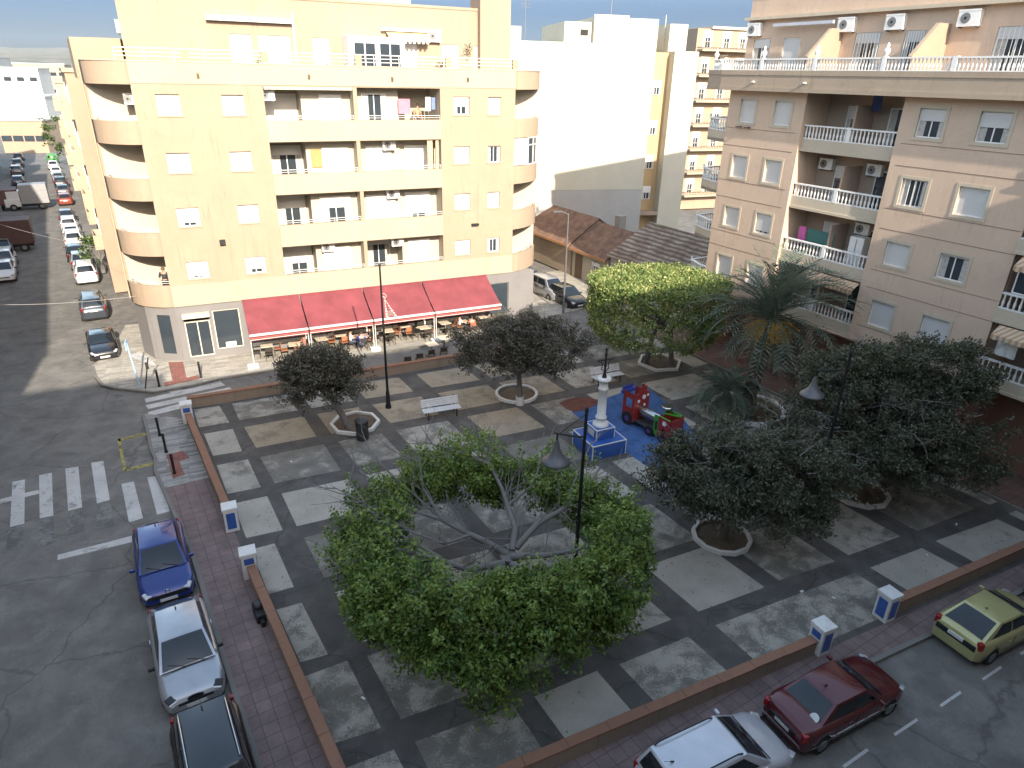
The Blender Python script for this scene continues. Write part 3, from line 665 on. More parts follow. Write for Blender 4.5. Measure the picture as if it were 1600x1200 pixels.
# right-hand recess: second loggia
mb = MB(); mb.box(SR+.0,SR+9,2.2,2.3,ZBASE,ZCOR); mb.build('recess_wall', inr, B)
L2a,L2b = SR+.25,SR+7.5
for f in range(4):
    za = RT_[f]-1.30; mb = MB(); mb.box(SR+.002,L2b,-.12,.02,za,RT_[f]-.69); mb.box(SR+.002,L2b,-.18,-.121,za,za+.13); mb.build('balcony_parapet', pinktrim, B)
    MB().box(SR+.003,L2b,.021,2.19,za+.02,za+.2).build('balcony_slab', pinktrim, B)
    mb = MB(); baluster_row(mb,(SR+.05,-.05),(SR+3.6,-.05),RT_[f]-.685,RT_[f],.22); mb.build('balustrade', whitep, B)
    top = (RT_[f+1]-1.30) if f<3 else ZCOR
    window(B,SR+1.2,SR+3.0,za+.21,za+2.2,2.1,0,name='balcony_door',dark=True)
fr = window(B,SR+.3,SR+3.6,RT_[1]+.02,RT_[2]-1.6,.0,0,panes=3,name='balcony_glazing',dark=True)
# striped sun blinds on the lowest balconies
stripe = bpy.data.materials.new('orange_stripe'); t,b = nodes_of(stripe); wv = N(t,'ShaderNodeTexWave'); wv.bands_direction='Y'; wv.inputs['Scale'].default_value=1.5
t.links.new(pos(t),wv.inputs[0]); t.links.new(ramp(t,wv.outputs['Fac'],[(.45,(.50,.43,.33)),(.55,(.42,.24,.13))]),b.inputs['Base Color']); b.inputs['Roughness'].default_value=.9
for a,b2,z,y in ((L0+2.0,L1-.05,RT_[1]-1.33,-.0),(SR+.4,SR+3.6,RT_[1]-1.33,-.25),(SR+.4,SR+3.6,RT_[2]-1.33,-.25)):
    mb = MB(); n = 10
    for k in range(n):
        u0,u1 = a+(b2-a)*k/n,a+(b2-a)*(k+1)/n
        mb.add([(u0,y-.02,z),(u1,y-.02,z),(u1,y-.5,z-.32),(u0,y-.5,z-.32)],[(0,1,2,3)]); mb.add([(u0,y-.5,z-.32),(u1,y-.5,z-.32),(u1,y-.5,z-.5),((u0+u1)/2,y-.5,z-.54),(u0,y-.5,z-.5)],[(0,1,2,3,4)])
    mb.build('sun_blind', stripe, B)
# left end balconies, wrapping round the corner
for f in range(4):
    za = RT_[f]-1.30; e = SL-1.9
    mb = MB(); pth = [(SL+.0,.05),(SL-.7,.12),(e,.55),(e,5.5)]
    mb.strip(pth[::-1],za,RT_[f]-.69,.12); mb.prism(pth+[(SL,5.5)],za+.001,za+.18); mb.build('end_balcony', pinktrim, B)
    mb = MB(); 
    for a,b2 in zip(pth,pth[1:]): baluster_row(mb,(a[0],a[1]+.05),(b2[0]+.0,b2[1]+.05),RT_[f]-.685,RT_[f],.2)
    mb.tube([(e+.02,.6,RT_[f]),(e+.02,.6,RT_[f]+.16)],[.05,.07],8); mb.build('balustrade', whitep, B)
    MB().box(SL-.03,SL-.004,.9,1.9,za+.2,za+2.2).build('balcony_door', darkin, B)
    MB().box(SL-.5,SL-.02,2.6,2.75,za+.18,za+2.6).build('balcony_divider', pinkr, B)
# terrace storey: overhanging parapet, balustrade, set-back penthouse
ov = .58
mb = MB(); tp = [(24,-ov),(SL-.3,-ov),(SL-1.5,-ov+.2),(SL-2.05,.4),(SL-2.05,9)]
mb.prism(tp+[(24,9)],ZCOR,16.05); mb.strip(tp[::-1][0:1]+tp[::-1][1:],16.051,16.72,.18) if False else None
mb.strip(tp,16.051,16.72,-.18) if False else mb.strip(tp[::-1],16.051,16.72,.18)
mb.strip([(p[0],p[1]) for p in [(SL-2.1,9),(SL-2.1,.37),(SL-1.52,-ov+.15),(SL-.3,-ov-.06),(24,-ov-.06)]],ZCOR-.06,ZCOR+.14,.2)
mb.strip([(SL-2.08,9),(SL-2.08,.39),(SL-1.5,-ov+.17),(SL-.3,-ov-.03),(24,-ov-.03)],16.5,16.74,.2)
mb.build('terrace_parapet', stucco('terrace_render',(.36,.29,.22),(.17,.13,.10),.5,.9), B)
mb = MB(); xs = [SL-.5,-7.9+.0,-4.6,-.95,2.2,6.2,10.5,15,20]
for a,b2 in zip(xs,xs[1:]): baluster_row(mb,(a+.12,-ov+.08),(b2-.12,-ov+.08),16.725,17.3,.17); mb.box(b2-.1,b2+.1,-ov-.01,-ov+.18,16.725,17.32)
baluster_row(mb,(SL-1.95,.5),(SL-1.95,4),16.725,17.3,.17); baluster_row(mb,(SL-1.9,.4),(SL-.55,-ov+.1),16.725,17.3,.17)
for u,v in ((-7.9,-ov+.08),(-4.6+.0,-ov+.08),(-.95,-ov+.08),(SL-1.95,.5),(SL-1.95,3.0)): mb.lathe([(.1,0),(.05,.08),(.13,.2),(.14,.3),(.05,.42),(.07,.5),(.01,.6)],10,(u,v,17.3))
mb.build('terrace_balustrade', whitep, B)
PB = 2.0
mb = MB(); pwin = [(-11.0,-9.8,16.1,18.4),(-8.9,-7.8,16.1,18.4),(-4.5,-3.1,16.1,18.5),(-1.9,-.9,16.1,18.5),(2.2,3.8,16.1,18.5),(6.9,8.4,16.1,18.5)]
fwall(mb,SL-1.2,24,16.05,20.8,pwin,PB,.2); mb.box(SL-1.2,24,PB+.2,17,16.06,20.79); mb.build('penthouse_wall', pinkr, B)
mb = MB(); mb.box(SL-1.3,24,PB-.35,PB-.004,19.35,19.5); mb.box(SL-1.3,24,PB-.12,17.1,20.8,20.95); mb.build('ledge', pinktrim, B)
for i,a in enumerate(pwin): window(B,a[0]+.004,a[1]-.004,a[2]+.004,a[3]-.004,PB+.05,1 if i in (1,) else .2,name='terrace_door',sm=shutg,grille=8 if i>1 else 0)
for u in (-10.95,-5.0,-2.4,1.0,4.3,8.8): aircon(B,u,PB-.0,18.55,0,.9,.65)
mb = MB(); mb.box(-9.4,-5.6,PB-.5,PB-.36,18.95,19.1); mb.build('folded_awning', plain('awning_grey',(.45,.46,.50),.6), B)
for u in (-5.35,.1,10.5):     # party walls between the terraces, with a sloping top, facing the sun
    mb = MB(); x0,x1 = u-.09,u+.09; pr = [(-ov+.2,16.05),(PB-.01,16.05),(PB-.01,18.7),(PB-.9,18.7),(-ov+.2,17.35)]
    vs = [(x0,y,z) for y,z in pr]+[(x1,y,z) for y,z in pr]; n=5
    mb.add(vs,[tuple(range(n)),tuple(range(n,2*n))[::-1]]+[(i,n+i,n+(i+1)%n,(i+1)%n) for i in range(n)]); mb.build('terrace_divider', cream, B)
mb = MB(); mb.box(-1.25,-1.05,PB-.12,PB-.02,16.05,16.1)
for u in (-8.2,-4.9): mb.lathe([(.02,0),(.1,.02),(.11,.06),(.02,.1)],8,(u,-ov-.1,16.12))
mb.build('lamp_globe', whitep, B)
# ground floor, set back under the overhang
brownw = stucco('brown_shop_wall', (.22,.12,.09), (.1,.06,.05), .3, .4); brownf = tiles('terracotta_paving',(.20,.115,.09),(.17,.10,.08),(.09,.06,.05),.3,.3,R(AZ_B),0,.85,.012,.3,.15)
mb = MB(); mb.box(SL+.3,26,1.6,1.8,0,ZBASE-.16); 
for u in (SL+.4,-6.5,-2.2,2.2,SR-.3,SR+5): mb.box(u-.2,u+.2,.15,.55,.0,ZBASE-.155)
mb.build('ground_floor_wall', brownw, B)
for a,b2 in ((-9,-7.2),(-5.6,-3.2),(-1.4,1.4),(3,5.4)): MB().box(a,b2,1.55,1.598,.15,2.7).build('shop_shutter', plain('brown_shutter',(.10,.07,.06),.6), B)
def bl(u,y): q = OB+dirv(AZ_B)*u+Vector((-dirv(AZ_B).y,dirv(AZ_B).x,0))*y; return (q.x,q.y)
mb = MB(); mb.prism([bl(SL-3,-1.2),bl(22,-1.2),bl(22,1.7),bl(SL-3,1.7)],-.2,.16); struct(mb.build('terracotta_walk', brownf))
mb = MB(); mb.strip([bl(SL-3,-1.36),bl(22,-1.36)],-.2,.14,.155); struct(mb.build('kerb', kerbm))
# ================================================================ buildings further off
def VP(px,py,pt,az):
    n = Vector((-math.sin(R(az)),math.cos(R(az)),0)); r = ray(px,py); t = n.dot(Vector((pt[0],pt[1],0)))/n.dot(Vector((r.x,r.y,0)))
    return Vector((r.x*t,r.y*t,CAM_H+r.z*t))
WP, WA = (7.5,68.0), 12.0
wd = dirv(WA); wn = Vector((-wd.y,wd.x,0))
def wu(px,py): p = VP(px,py,WP,WA); return (p-Vector((*WP,0))).dot(wd), p.z
uA,_ = wu(845,200); uA -= 6; uS,zS = wu(927,67); uT,zT = wu(928,22); uE,_ = wu(1024,90); uY,zY = wu(1058,76); uZ,zZ = wu(1096,77)
Wb = thing('apartment_building','tall blank white gable wall with its lower half greyed as shade behind the small tiled houses','building',(WP[0],WP[1],0),R(WA))
mb = MB(); mb.box(uA,uS,0,14,6.2,zS); mb.box(uS,uE,0,14,6.2,zT-.2); mb.build('gable_wall', whitewall, Wb)
MB().box(uA,uE,.02,14,0,6.19).build('shade_tinted_wall', grey_shade, Wb)  # lower half coloured grey, standing in for the shadow on the gable
mb = MB(); mb.box(uS-.05,uS+3.2,-.03,-.001,zT-.2,zT) ; mb.box(uS-2.6,uS-.02,.5,9,zS,zT-.6); mb.box(uA,uS-6,3,9,zS,zS+1.3); mb.build('roof_room', whitewall, Wb)
MB().box(uS-1.1,uS-.4,.46,.499,zS+.6,zT-1.2).build('roof_door', darkin, Wb)
mb = MB(); mb.tube([(uS+2.5,3,zT-.2),(uS+2.5,3,zT+2.6)],.04,6); mb.tube([(uS-5.2,5,zS),(uS-5.2,5,zS+4)],.035,6)
for k in range(4): mb.tube([(uS-5.7,5,zS+3+.25*k),(uS-4.7,5,zS+3+.25*k)],.02,5)
mb.build('aerial', greymetal, Wb)
Wy = thing('apartment_building','narrow ochre block with small windows set back between two white gables','building',(WP[0],WP[1],0),R(WA))
MB().box(uE+.02,uY+.0,1.6,13,0,zY-.3).build('wall', stucco('ochre_render',(.50,.36,.20),(.3,.22,.14),.2,.4), Wy)
for z in (14.8,11.2,8.0,5.0): window(Wy,uE+.6,uE+1.5,z,z+1.3,1.5,.5,panes=2)
MB().box(uE+.05,uY-.05,.3,1.59,3.6,3.9).build('ledge', cream, Wy)
Wc = thing('apartment_building','slim white gable wall on the right end of the row, beside the ochre block','building',(WP[0],WP[1],0),R(WA))
MB().box(uY+.02,uZ,.4,12,0,zZ-.2).build('gable_wall', whitewall, Wc)
mb = MB(); mb.box(uY+.4,uZ-.2,3,8,zZ-.2,zZ+2.2); mb.tube([(uY+.3,4,zZ),(uY+.3,4,zZ+3)],.04,6); mb.build('roof_room', whitewall, Wc)
# block with balconies further down that street
bp = VP(1085,300,(16,92),20); Wd = thing('apartment_building','yellow block with stacked white balconies seen in the gap left of the pink building','building',(bp.x,bp.y,0),R(20))
zt_ = VP(1090,44,(bp.x,bp.y),20).z
MB().box(-2.5,20,0,12,0,zt_).build('wall', cream, Wd)
for k in range(7):
    z = 1.8+k*2.95; mb = MB(); mb.box(-2.3,5.5,-1.2,-.002,z,z+.2); baluster_row(mb,(-2.3,-1.15),(5.5,-1.15),z+.2,z+1.05,.4); mb.build('balcony', cream_pale, Wd)
    for a in (-1.6,1.2,3.6): window(Wd,a,a+1.3,z+.4,z+2.3,-.05,.4)
mb = MB(); mb.box(-.6,7,-.3,6,zt_,zt_+.3); mb.lathe([(.05,0),(.7,.25),(.75,.3)],12,(1.2,-.5,zt_-3.2)); mb.build('roof_edge', whitewall, Wd)
# roof terrace with striped awning behind the cafe building
rp = Vector((-3.0,60,0)); Wr = thing('apartment_building','pale block with an orange striped roof awning and chimney behind the cafe building','building',tuple(rp),R(AZ_A))
MB().box(-9,3.5,0,10,0,15.6).build('wall', whitewall, Wr)
mb = MB(); mb.box(-3,2.8,4,9,15.6,19.2); mb.lathe([(.7,19.2),(.7,20.4),(.5,20.5),(.5,21.0),(.8,21.05),(.8,21.25)],8,(-.4,5,0)); mb.build('roof_room', whitewall, Wr)
mb = MB(); mb.add([(-2.6,3.95,18.2),(2.6,3.95,18.2),(2.6,1.8,17.2),(-2.6,1.8,17.2)],[(0,1,2,3)]); mb.add([(-2.6,3.95,18.24),(2.6,3.95,18.24),(2.6,1.8,17.24),(-2.6,1.8,17.24)],[(3,2,1,0)]); mb.build('roof_awning', stripe, Wr)
rail(Wr,[(-8.8,.1),(3.3,.1)],15.6,16.7,2,1.2)
# small tiled houses
rooft = bpy.data.materials.new('roof_tiles'); t,b = nodes_of(rooft); b.inputs['Roughness'].default_value=.9
p = pos(t); mp = N(t,'ShaderNodeMapping'); mp.inputs['Rotation'].default_value=(0,0,R(59)); t.links.new(p,mp.inputs[0])
wv = N(t,'ShaderNodeTexWave'); wv.inputs['Scale'].default_value=1.4; wv.inputs['Distortion'].default_value=.6; t.links.new(mp.outputs[0],wv.inputs[0])
c = mix(t, ramp(t,noise(t,p,1.4,6,.7),[(.35,0),(.65,1)]),(.13,.075,.055),(.30,.17,.115)); c = mix(t, ramp(t,wv.outputs['Fac'],[(.2,.55),(.6,0)]),c,(.07,.045,.035)); t.links.new(c,b.inputs['Base Color']); bump(t,b,wv.outputs['Fac'],.8,.06)
roofo = bpy.data.materials.new('roof_tiles_pale'); t,b = nodes_of(roofo); b.inputs['Roughness'].default_value=.9
p = pos(t); mp = N(t,'ShaderNodeMapping'); mp.inputs['Rotation'].default_value=(0,0,R(-31)); t.links.new(p,mp.inputs[0])
wv = N(t,'ShaderNodeTexWave'); wv.inputs['Scale'].default_value=.8; wv.inputs['Distortion'].default_value=2.5; wv.inputs['Detail'].default_value=3; t.links.new(mp.outputs[0],wv.inputs[0])
c = mix(t, ramp(t,noise(t,p,.8,6,.7),[(.4,0),(.6,1)]),(.17,.115,.085),(.34,.28,.22)); c = mix(t, ramp(t,wv.outputs['Fac'],[(.25,.8),(.55,0)]),c,(.09,.055,.04)); t.links.new(c,b.inputs['Base Color']); bump(t,b,wv.outputs['Fac'],.8,.06)
E0 = Vector((2.0,64.2,0)); HA = -59.5
def house(t0,t1,dep,ze,zr,label,wallm,roofm,doors,eave=None):
    q = E0+dirv(HA)*t0; H = thing('house',label,'house',tuple(q),R(HA)); L = t1-t0
    mb = MB(); mb.box(0,L,.15,dep,0,ze); vs=[(0,.15,ze),(0,dep,ze),(0,dep/2,zr-.05),(L,.15,ze),(L,dep,ze),(L,dep/2,zr-.05)]; mb.add(vs,[(0,2,1),(3,4,5)]); mb.build('wall', wallm, H)
    mb = MB(); th=.12
    for y0,y1 in ((-.25,dep/2),(dep+.2,dep/2)):
        za = ze-.12; vs=[(-.1,y0,za),(L+.1,y0,za),(L+.1,y1,zr),(-.1,y1,zr)]; 
        if y0>y1: vs = vs[::-1]
        top = [(x,y,z+th) for x,y,z in vs]; mb.add(vs+top,[(3,2,1,0),(4,5,6,7),(0,1,5,4),(1,2,6,5),(2,3,7,6),(3,0,4,7)])
    rf = mb.build('roof', roofm, H)
    if eave: MB().box(-.1,L+.1,-.3,-.255,ze-.2,ze+.02).build('eave_tiles', eave, rf)
    for k,(u,w_,z0,z1) in enumerate(doors):
        if z0 < .2: MB().box(u,u+w_,.1,.149,z0,z1).build('door', plain('brown_door',(.12,.07,.045),.6), H)
        else: window(H,u,u+w_,z0,z1,.06,.3,grille=4)
    return H
orange = plain('eave_orange',(.42,.21,.10),.8,0,.2,4)
h1 = house(-6,5.6,6,2.75,4.7,'low house with a reddish tiled roof and orange eave, left of the three small houses', stucco('house_wall_tan',(.33,.26,.2),(.2,.15,.11),.4,.4), rooft, [(4.0,1.0,.05,2.1),(1.6,1.1,.9,2.0),(-2,1.0,.05,2.1)], orange)
h2 = house(5.9,11.0,6,2.6,4.4,'low house with brown tiled roof and cream front, middle of the three small houses', stucco('house_wall_cream',(.42,.37,.30),(.25,.2,.16),.3,.4), rooft, [(.5,1.0,.05,2.1),(3,1.1,.9,2.0)], orange)
h3 = house(11.3,21,8,3.1,5.3,'low house with a broad weathered pale tiled roof beside the pink building', stucco('house_wall_grey',(.45,.42,.36),(.25,.22,.19),.3,.4), roofo, [(.9,1.0,.05,2.1),(3.6,1.2,1.0,2.1),(6.5,1.0,.05,2.2)])
MB().box(1.2,1.9,3.6,4.3,3.7,5.3).build('chimney', stucco('chimney_grey',(.3,.28,.25)), h2)
q = E0+dirv(HA)*14+Vector((.857,.515,0))*11
yw = thing('yard_wall','pale yard wall with a blue tarpaulin behind the pale tiled roof','wall',tuple(q),R(HA))
MB().box(0,14,0,.25,0,4.6).build('wall', whitewall, yw); mb = MB(); mb.lathe([(1.1,4.6),(1.2,4.9),(.8,5.4),(.1,5.6)],10,(5,.9,0)); mb.build('tarpaulin', plain('blue_tarp',(.05,.09,.2),.6), yw)
# ---- right-hand side of the left street: neighbours of the cafe building
def block(loc,az,L,dep,h,label,wallm,floors=4,bal=True,seed=1,name='apartment_building',z0=3.3,side=1):
    random.seed(seed); Bk = thing(name,label,'building',loc,R(az))
    MB().box(0,L,0,dep,0,h).build('wall', wallm, Bk)
    MB().box(-.12,L+.12,-.12,dep+.12,h,h+.25).build('cornice', cream_pale, Bk)
    n = max(2,int(L/3.2)); fh = (h-z0)/floors
    for f in range(floors):
        for k in range(n):
            u = (k+.5)*L/n; z = z0+f*fh+.5
            if bal and k%3==1:
                mb = MB(); mb.box(u-1.3,u+1.3,-.6,-.002,z-.45,z-.3); mb.box(u-1.3,u+1.3,-.6,-.5,z-.299,z+.65); mb.box(u-1.3,u-1.2,-.499,-.002,z-.299,z+.65); mb.box(u+1.2,u+1.3,-.499,-.002,z-.299,z+.65); mb.build('balcony', cream_pale, Bk)
                window(Bk,u-.7,u+.7,z-.2,z+1.8,-.03,random.choice((0,.4,1)))
            else: window(Bk,u-.55,u+.55,z+.2,z+1.5,-.03,random.choice((.0,.5,1,1)))
    mb = MB()
    for k in range(n): u=(k+.5)*L/n; mb.box(u-.9,u+.9,-.03,-.002,.1,2.6)
    mb.build('shop_front', plain('shop_dark',(.06,.055,.05),.4), Bk)
    return Bk
az2 = AZ_S+180     # facade along the street with the building on its right: local -y must face the street
def on_right(t, off=0): return Vector((-22.9,38.7,0))+DS*t+Vector((DS.y,-DS.x,0))*off
for (t0,t1,h,off,lab,m,sd_) in ((15.0,33,15.8,-.6,'pale yellow block with small balconies, next down the left street from the cafe building',cream,2),
                           (47,66,14.5,-1.2,'cream block with a street tree in front, third down the left street',cream_pale,3),
                           (67,92,13.0,-1.0,'ochre block at the far end of the left street, right-hand side',stucco('ochre2',(.5,.37,.23)),4)):
    q = on_right(t1,off); block((q.x,q.y,0),AZ_S+180,t1-t0,12,h,lab,m,4,True,sd_)
# ---- left-hand row that shades the street
def on_left(t): return Vector((-13.7,1.9,0))+DS*t
shadem = stucco('left_row_render',(.42,.34,.26),(.25,.2,.15),.2,.4)
for (t0,t1,h,lab) in ((0,39,20.8,'tall apartment block on the left side of the left street, nearest the camera'),(39.5,92,20.2,'long apartment block on the left side of the left street behind the vans'),(104,112,17,'narrow block far down the left side of the left street'),(122,140,14,'last block on the left side of the left street')):
    q = on_left(t0); block((q.x,q.y,0),AZ_S,t1-t0,13,h,lab,shadem,7 if h>20 else 4,True,int(t0)+5)
# ---- far end of the street
def fblock(px,py,pxr,ztop,dep,label,m,wins=3,rows_=2,rz=None,base=0):
    a = G(px,py,base); b2 = G(pxr,py,base); L = (b2-a).length; rz = math.atan2(b2.y-a.y,b2.x-a.x)
    Bk = thing('house',label,'building',(a.x,a.y,base),rz); MB().box(0,L,0,dep,-1,ztop-base).build('wall', m, Bk)
    mb = MB()
    for r_ in range(rows_):
        for k in range(wins):
            u = (k+.5)*L/wins; z = (ztop-base)*(r_+.35)/rows_; mb.box(u-.9,u+.9,-.05,-.002,z,z+1.1)
    mb.build('window', winglass, Bk)
    MB().box(-.2,L+.2,-.2,dep+.2,ztop-base,ztop-base+.35).build('roof', whitefar, Bk); return Bk
fblock(8,238,78,6.0,10,'low yellow house closing the end of the left street', cream, 4,1)
fblock(-40,212,84,9.0,12,'long white building with a dark window band beyond the street end', whitefar, 5,1)
fblock(-60,196,80,15.2,12,'broad white block with rows of small windows beyond the street end', whitefar, 7,3)
fblock(-120,190,20,18.0,14,'higher white block at the left edge beyond the street end', whitefar, 6,3)
fblock(40,180,118,16.5,14,'cream white block behind the others at the end of the street', cream_pale, 6,3)
# ---- the town in the plain, one mass
mb = MB(); random.seed(21)
for k in range(2600):
    d = 260*math.exp(random.random()*3.2); a = R(random.uniform(60,150)); x,y = d*math.cos(a),d*math.sin(a)
    if d < 330 and a < R(100): continue
    z = -.16-(min(25,(d-600)*.018) if d>600 else 0); s_ = random.uniform(4,11)*(1+d/2500); hh = random.uniform(3.5,9 if d<900 else 7)
    if d < 420: hh = min(hh,7)
    rz = random.uniform(0,3); mb.cbox((x,y,z+hh/2-1),(s_,s_*random.uniform(.6,1.4),hh+2),rz, random.choice((0,0,0,1,2)))
tag(mb.build('far_town',[whitefar,cream_pale,stucco('far_brick',(.35,.2,.13))]), kind='stuff')
mb = MB()
for k in range(900):
    d = 240*math.exp(random.random()*3.3); a = R(random.uniform(60,150)); x,y = d*math.cos(a),d*math.sin(a)
    if d < 330 and a < R(100): continue
    z = -.16-(min(25,(d-600)*.018) if d>600 else 0); r_ = random.uniform(2,5)*(1+d/2000)
    mb.lathe([(r_*.6,-1),(r_,r_*.5),(r_*.7,r_*1.1),(r_*.1,r_*1.4)],6,(x,y,z),0,False)
tag(mb.build('far_trees', stucco('far_green',(.05,.075,.035),(.03,.04,.02))), kind='stuff')
# ================================================================ the building the photo is taken from
nA = Vector((-DA.y,DA.x,0)); q = nA*-1.2
C_ = thing('apartment_building','cream apartment building the picture is taken from, behind the camera','building',(q.x,q.y,0),R(AZ_A+180))
mb = MB(); mb.box(-60,5,0,13,RZ,21.6); mb.box(5.01,12.3,0.0,13,RZ,22.5); mb.build('wall', cream, C_)
for f in range(7):
    for k in range(9): window(C_,-52+k*6.2,-50.6+k*6.2,1.2+f*2.9,2.5+f*2.9,-.02,random.choice((0,.5,1)))
# ================================================================ plaza walls, pillars, kerbs round the trees
terra = stucco('terracotta_coping',(.26,.14,.092),(.15,.09,.065),.5,.6); wallr = stucco('plaza_wall_render',(.27,.21,.16),(.12,.095,.08),.5,.8)
bluet = plain('blue_tile',(.03,.095,.33),.35,0,.25,12,0,.2); pilm = stucco('pillar_white',(.66,.65,.62),(.3,.29,.27),.45,.5)
def lowwall(p0,p1,label,h=.58,th=.24,cop=.30):
    d = p1-p0; L = d.length; rz = math.atan2(d.y,d.x); W_ = thing('low_wall',label,'wall',tuple(p0),rz)
    mb = MB(); n = max(1,int(L/1.9))
    for i in range(n): mb.box(L*i/n+.012,L*(i+1)/n-.012,-th/2,th/2,-.05,h-.09)
    mb.box(0,L,-th/2+.015,th/2-.015,-.05,h-.095); mb.build('wall_panels', wallr, W_)
    mb = MB(); n = max(1,int(L/1.25))
    for i in range(n): mb.box(L*i/n+.004,L*(i+1)/n-.004,-cop/2+random.uniform(-.008,.008),cop/2+random.uniform(-.008,.008),h-.085,h+random.uniform(-.006,.004))
    mb.build('coping', terra, W_, bevel=.012); return W_
def pillar(p,rz,label,panels,h=1.06,s=.5):
    P_ = thing('gate_pillar',label,'pillar',tuple(p),rz,'white pillars with blue tile panels')
    MB().box(-s/2,s/2,-s/2,s/2,-.02,h-.12).build('shaft', pilm, P_, bevel=.02)
    mb = MB().box(-s/2-.03,s/2+.03,-s/2-.03,s/2+.03,h-.118,h); mb.add([(-s/2,-s/2,h),(s/2,-s/2,h),(s/2,s/2,h),(-s/2,s/2,h),(0,0,h+.05)],[(0,1,4),(1,2,4),(2,3,4),(3,0,4)]); mb.build('cap', pilm, P_, bevel=.015)
    for k,(z0,z1) in panels.items():
        mb = MB().box(-s/2+.09,s/2-.09,-s/2-.014,-s/2-.002,z0,z1); mb.xf(Matrix.Rotation(k*math.pi/2,4,'Z')); mb.build('blue_panel', bluet, P_)
    return P_
full = (.14,.84); half = (.62,.86)
# pillars: side 0 faces -v (towards the camera street), 1 faces +u, 2 faces +v, 3 faces -u
rzp = R(AZ_A)
PU = {1:(-8.42,16.2),2:(-8.36,5.95),3:(-8.36,2.85),4:(6.12,-7.98),5:(9.3,-7.85)}
PP = {k:UV(*v) for k,v in PU.items()}
pillar(PP[1],rzp,'white pillar at the far left corner of the plaza by the zebra crossing',{0:half,1:full,3:full})
pillar(PP[2],rzp,'white pillar with a full blue panel ending the far stretch of the left wall',{0:full,1:full,3:full})
pillar(PP[3],rzp,'white pillar with a small blue panel where the near left wall starts',{0:half,1:full,2:full,3:full})
pillar(PP[4],rzp,'white pillar ending the near wall beside the dark red car',{3:half,0:full,1:full,2:full})
pillar(PP[5],rzp,'white pillar starting the right wall opposite the pale yellow car',{3:full,0:full,2:full})
dL = (PP[1]-PP[2]).normalized()
lowwall(PP[2]+dL*.26,PP[1]-dL*.26,'terracotta topped low wall along the left side of the plaza, far stretch')
cornr = UV(-8.2,-7.95)
lowwall(cornr+DS*.25,PP[3]-DS*.26,'terracotta topped low wall along the left pavement, near stretch beside the parked cars')
lowwall(UV(-7.95,-7.97),PP[4]-DA*.28,'terracotta topped low wall along the near pavement behind the dark red car')
lowwall(PP[5]+DA*.28,UV(34,-7.6),'terracotta topped low wall on the right behind the pale yellow car')
lowwall(UV(-8.2,17.85),UV(15.2,18.2),'grey brown low wall along the back of the plaza facing the cafe',.62)
def treering(c,r,label,n=8,h=.16,rot=.2):
    T = thing('tree_kerb',label,'kerb',tuple(c),0,'white kerb rings round the trees')
    mb = MB(); po = [(r*math.cos(rot+2*math.pi*i/n),r*math.sin(rot+2*math.pi*i/n)) for i in range(n)]; pi_ = [(x*.88,y*.88) for x,y in po]
    for i in range(n): j=(i+1)%n; mb.prism([po[i],po[j],pi_[j],pi_[i]],0,h)
    mb.build('kerb_ring', pilm, T); MB().poly([(x*.9,y*.9) for x,y in po],.05).build('soil', earth, T); return T
treering(G(555,663),1.25,'octagonal white kerb ring round the small leaning tree by the litter bin'); treering(G(807,617),1.2,'round white kerb ring at the painted trunk of the middle back tree',16)
treering(G(1127,840),1.15,'white kerb ring round the dark tree at right front',12); treering(G(1030,568),1.45,'angular white kerb ring under the clipped bright green tree',6)
treering(G(1168,640),2.0,'large curved white kerb ring round the palm',20); treering(G(1340,770),1.3,'white kerb ring half hidden under the large dark trees',10)
# ================================================================ lamp posts
blackm = plain('black_iron',(.018,.018,.02),.5,.4); lampgrey = plain('lamp_grey',(.10,.10,.105),.45,.3)
def lamppost(c,h,label,arm=None,az=0):
    L = thing('street_lamp',label,'street lamp',tuple(c),0,'lamp posts in the plaza'); 
    mb = MB(); mb.lathe([(.16,0),(.16,.12),(.12,.2),(.1,.9),(.07,1.0),(.055,h*.6),(.045,h)],12); mb.lathe([(.06,h-.02),(.06,h+.06),(.01,h+.12)],8); mb.build('post', blackm, L)
    if arm:
        z,l = arm; d = dirv(az); a = MB(); e = d*l; a.tube([(0,0,z),(e.x*.5,e.y*.5,z+.05),(e.x*1.12,e.y*1.12,z+.16)],[.035,.03,.025],8); a.tube([(0,0,z+.75),(e.x*.95,e.y*.95,z+.12)],.012,6); a.tube([(e.x,e.y,z+.15),(e.x,e.y,z-.1)],.03,8)
        a.build('arm', blackm, L); s = MB(); s.lathe([(.05,0),(.07,-.1),(.11,-.28),(.18,-.45),(.3,-.6),(.4,-.68),(.42,-.74),(.40,-.75)],20,(e.x,e.y,z-.08)); s.lathe([(.1,-.74),(.18,-.78),(.12,-.88)],12,(e.x,e.y,z-.08),0); s.build('lamp_shade', lampgrey, L)
    return L
lamppost(G(607,637),7.7,'tall thin black lamp post without a shade, left of the white bench')
g = G(917,637,7.7); g.z=0; lamppost(g,7.6,'black lamp post with a bell shade rising through the big pruned tree',(6.75,.8),185)
g = G(1331,547,7.7); g.z=0; lamppost(g,7.6,'black lamp post with a grey bell shade among the dark trees on the right',(6.95,1.35),200)
g = G(880,489,0); L = thing('street_lamp','slim grey street light with a flat head by the right-hand street','street lamp',tuple(g),0)
mb = MB(); mb.lathe([(.1,0),(.08,1),(.045,7.4)],8); mb.tube([(0,0,7.3),(-.3,-.1,7.5),(-.9,-.3,7.55)],.03,6); mb.build('post', greymetal, L); MB().cbox((-.8,-.28,7.56),(.7,.22,.1),.35).build('lamp_head', lampgrey, L)
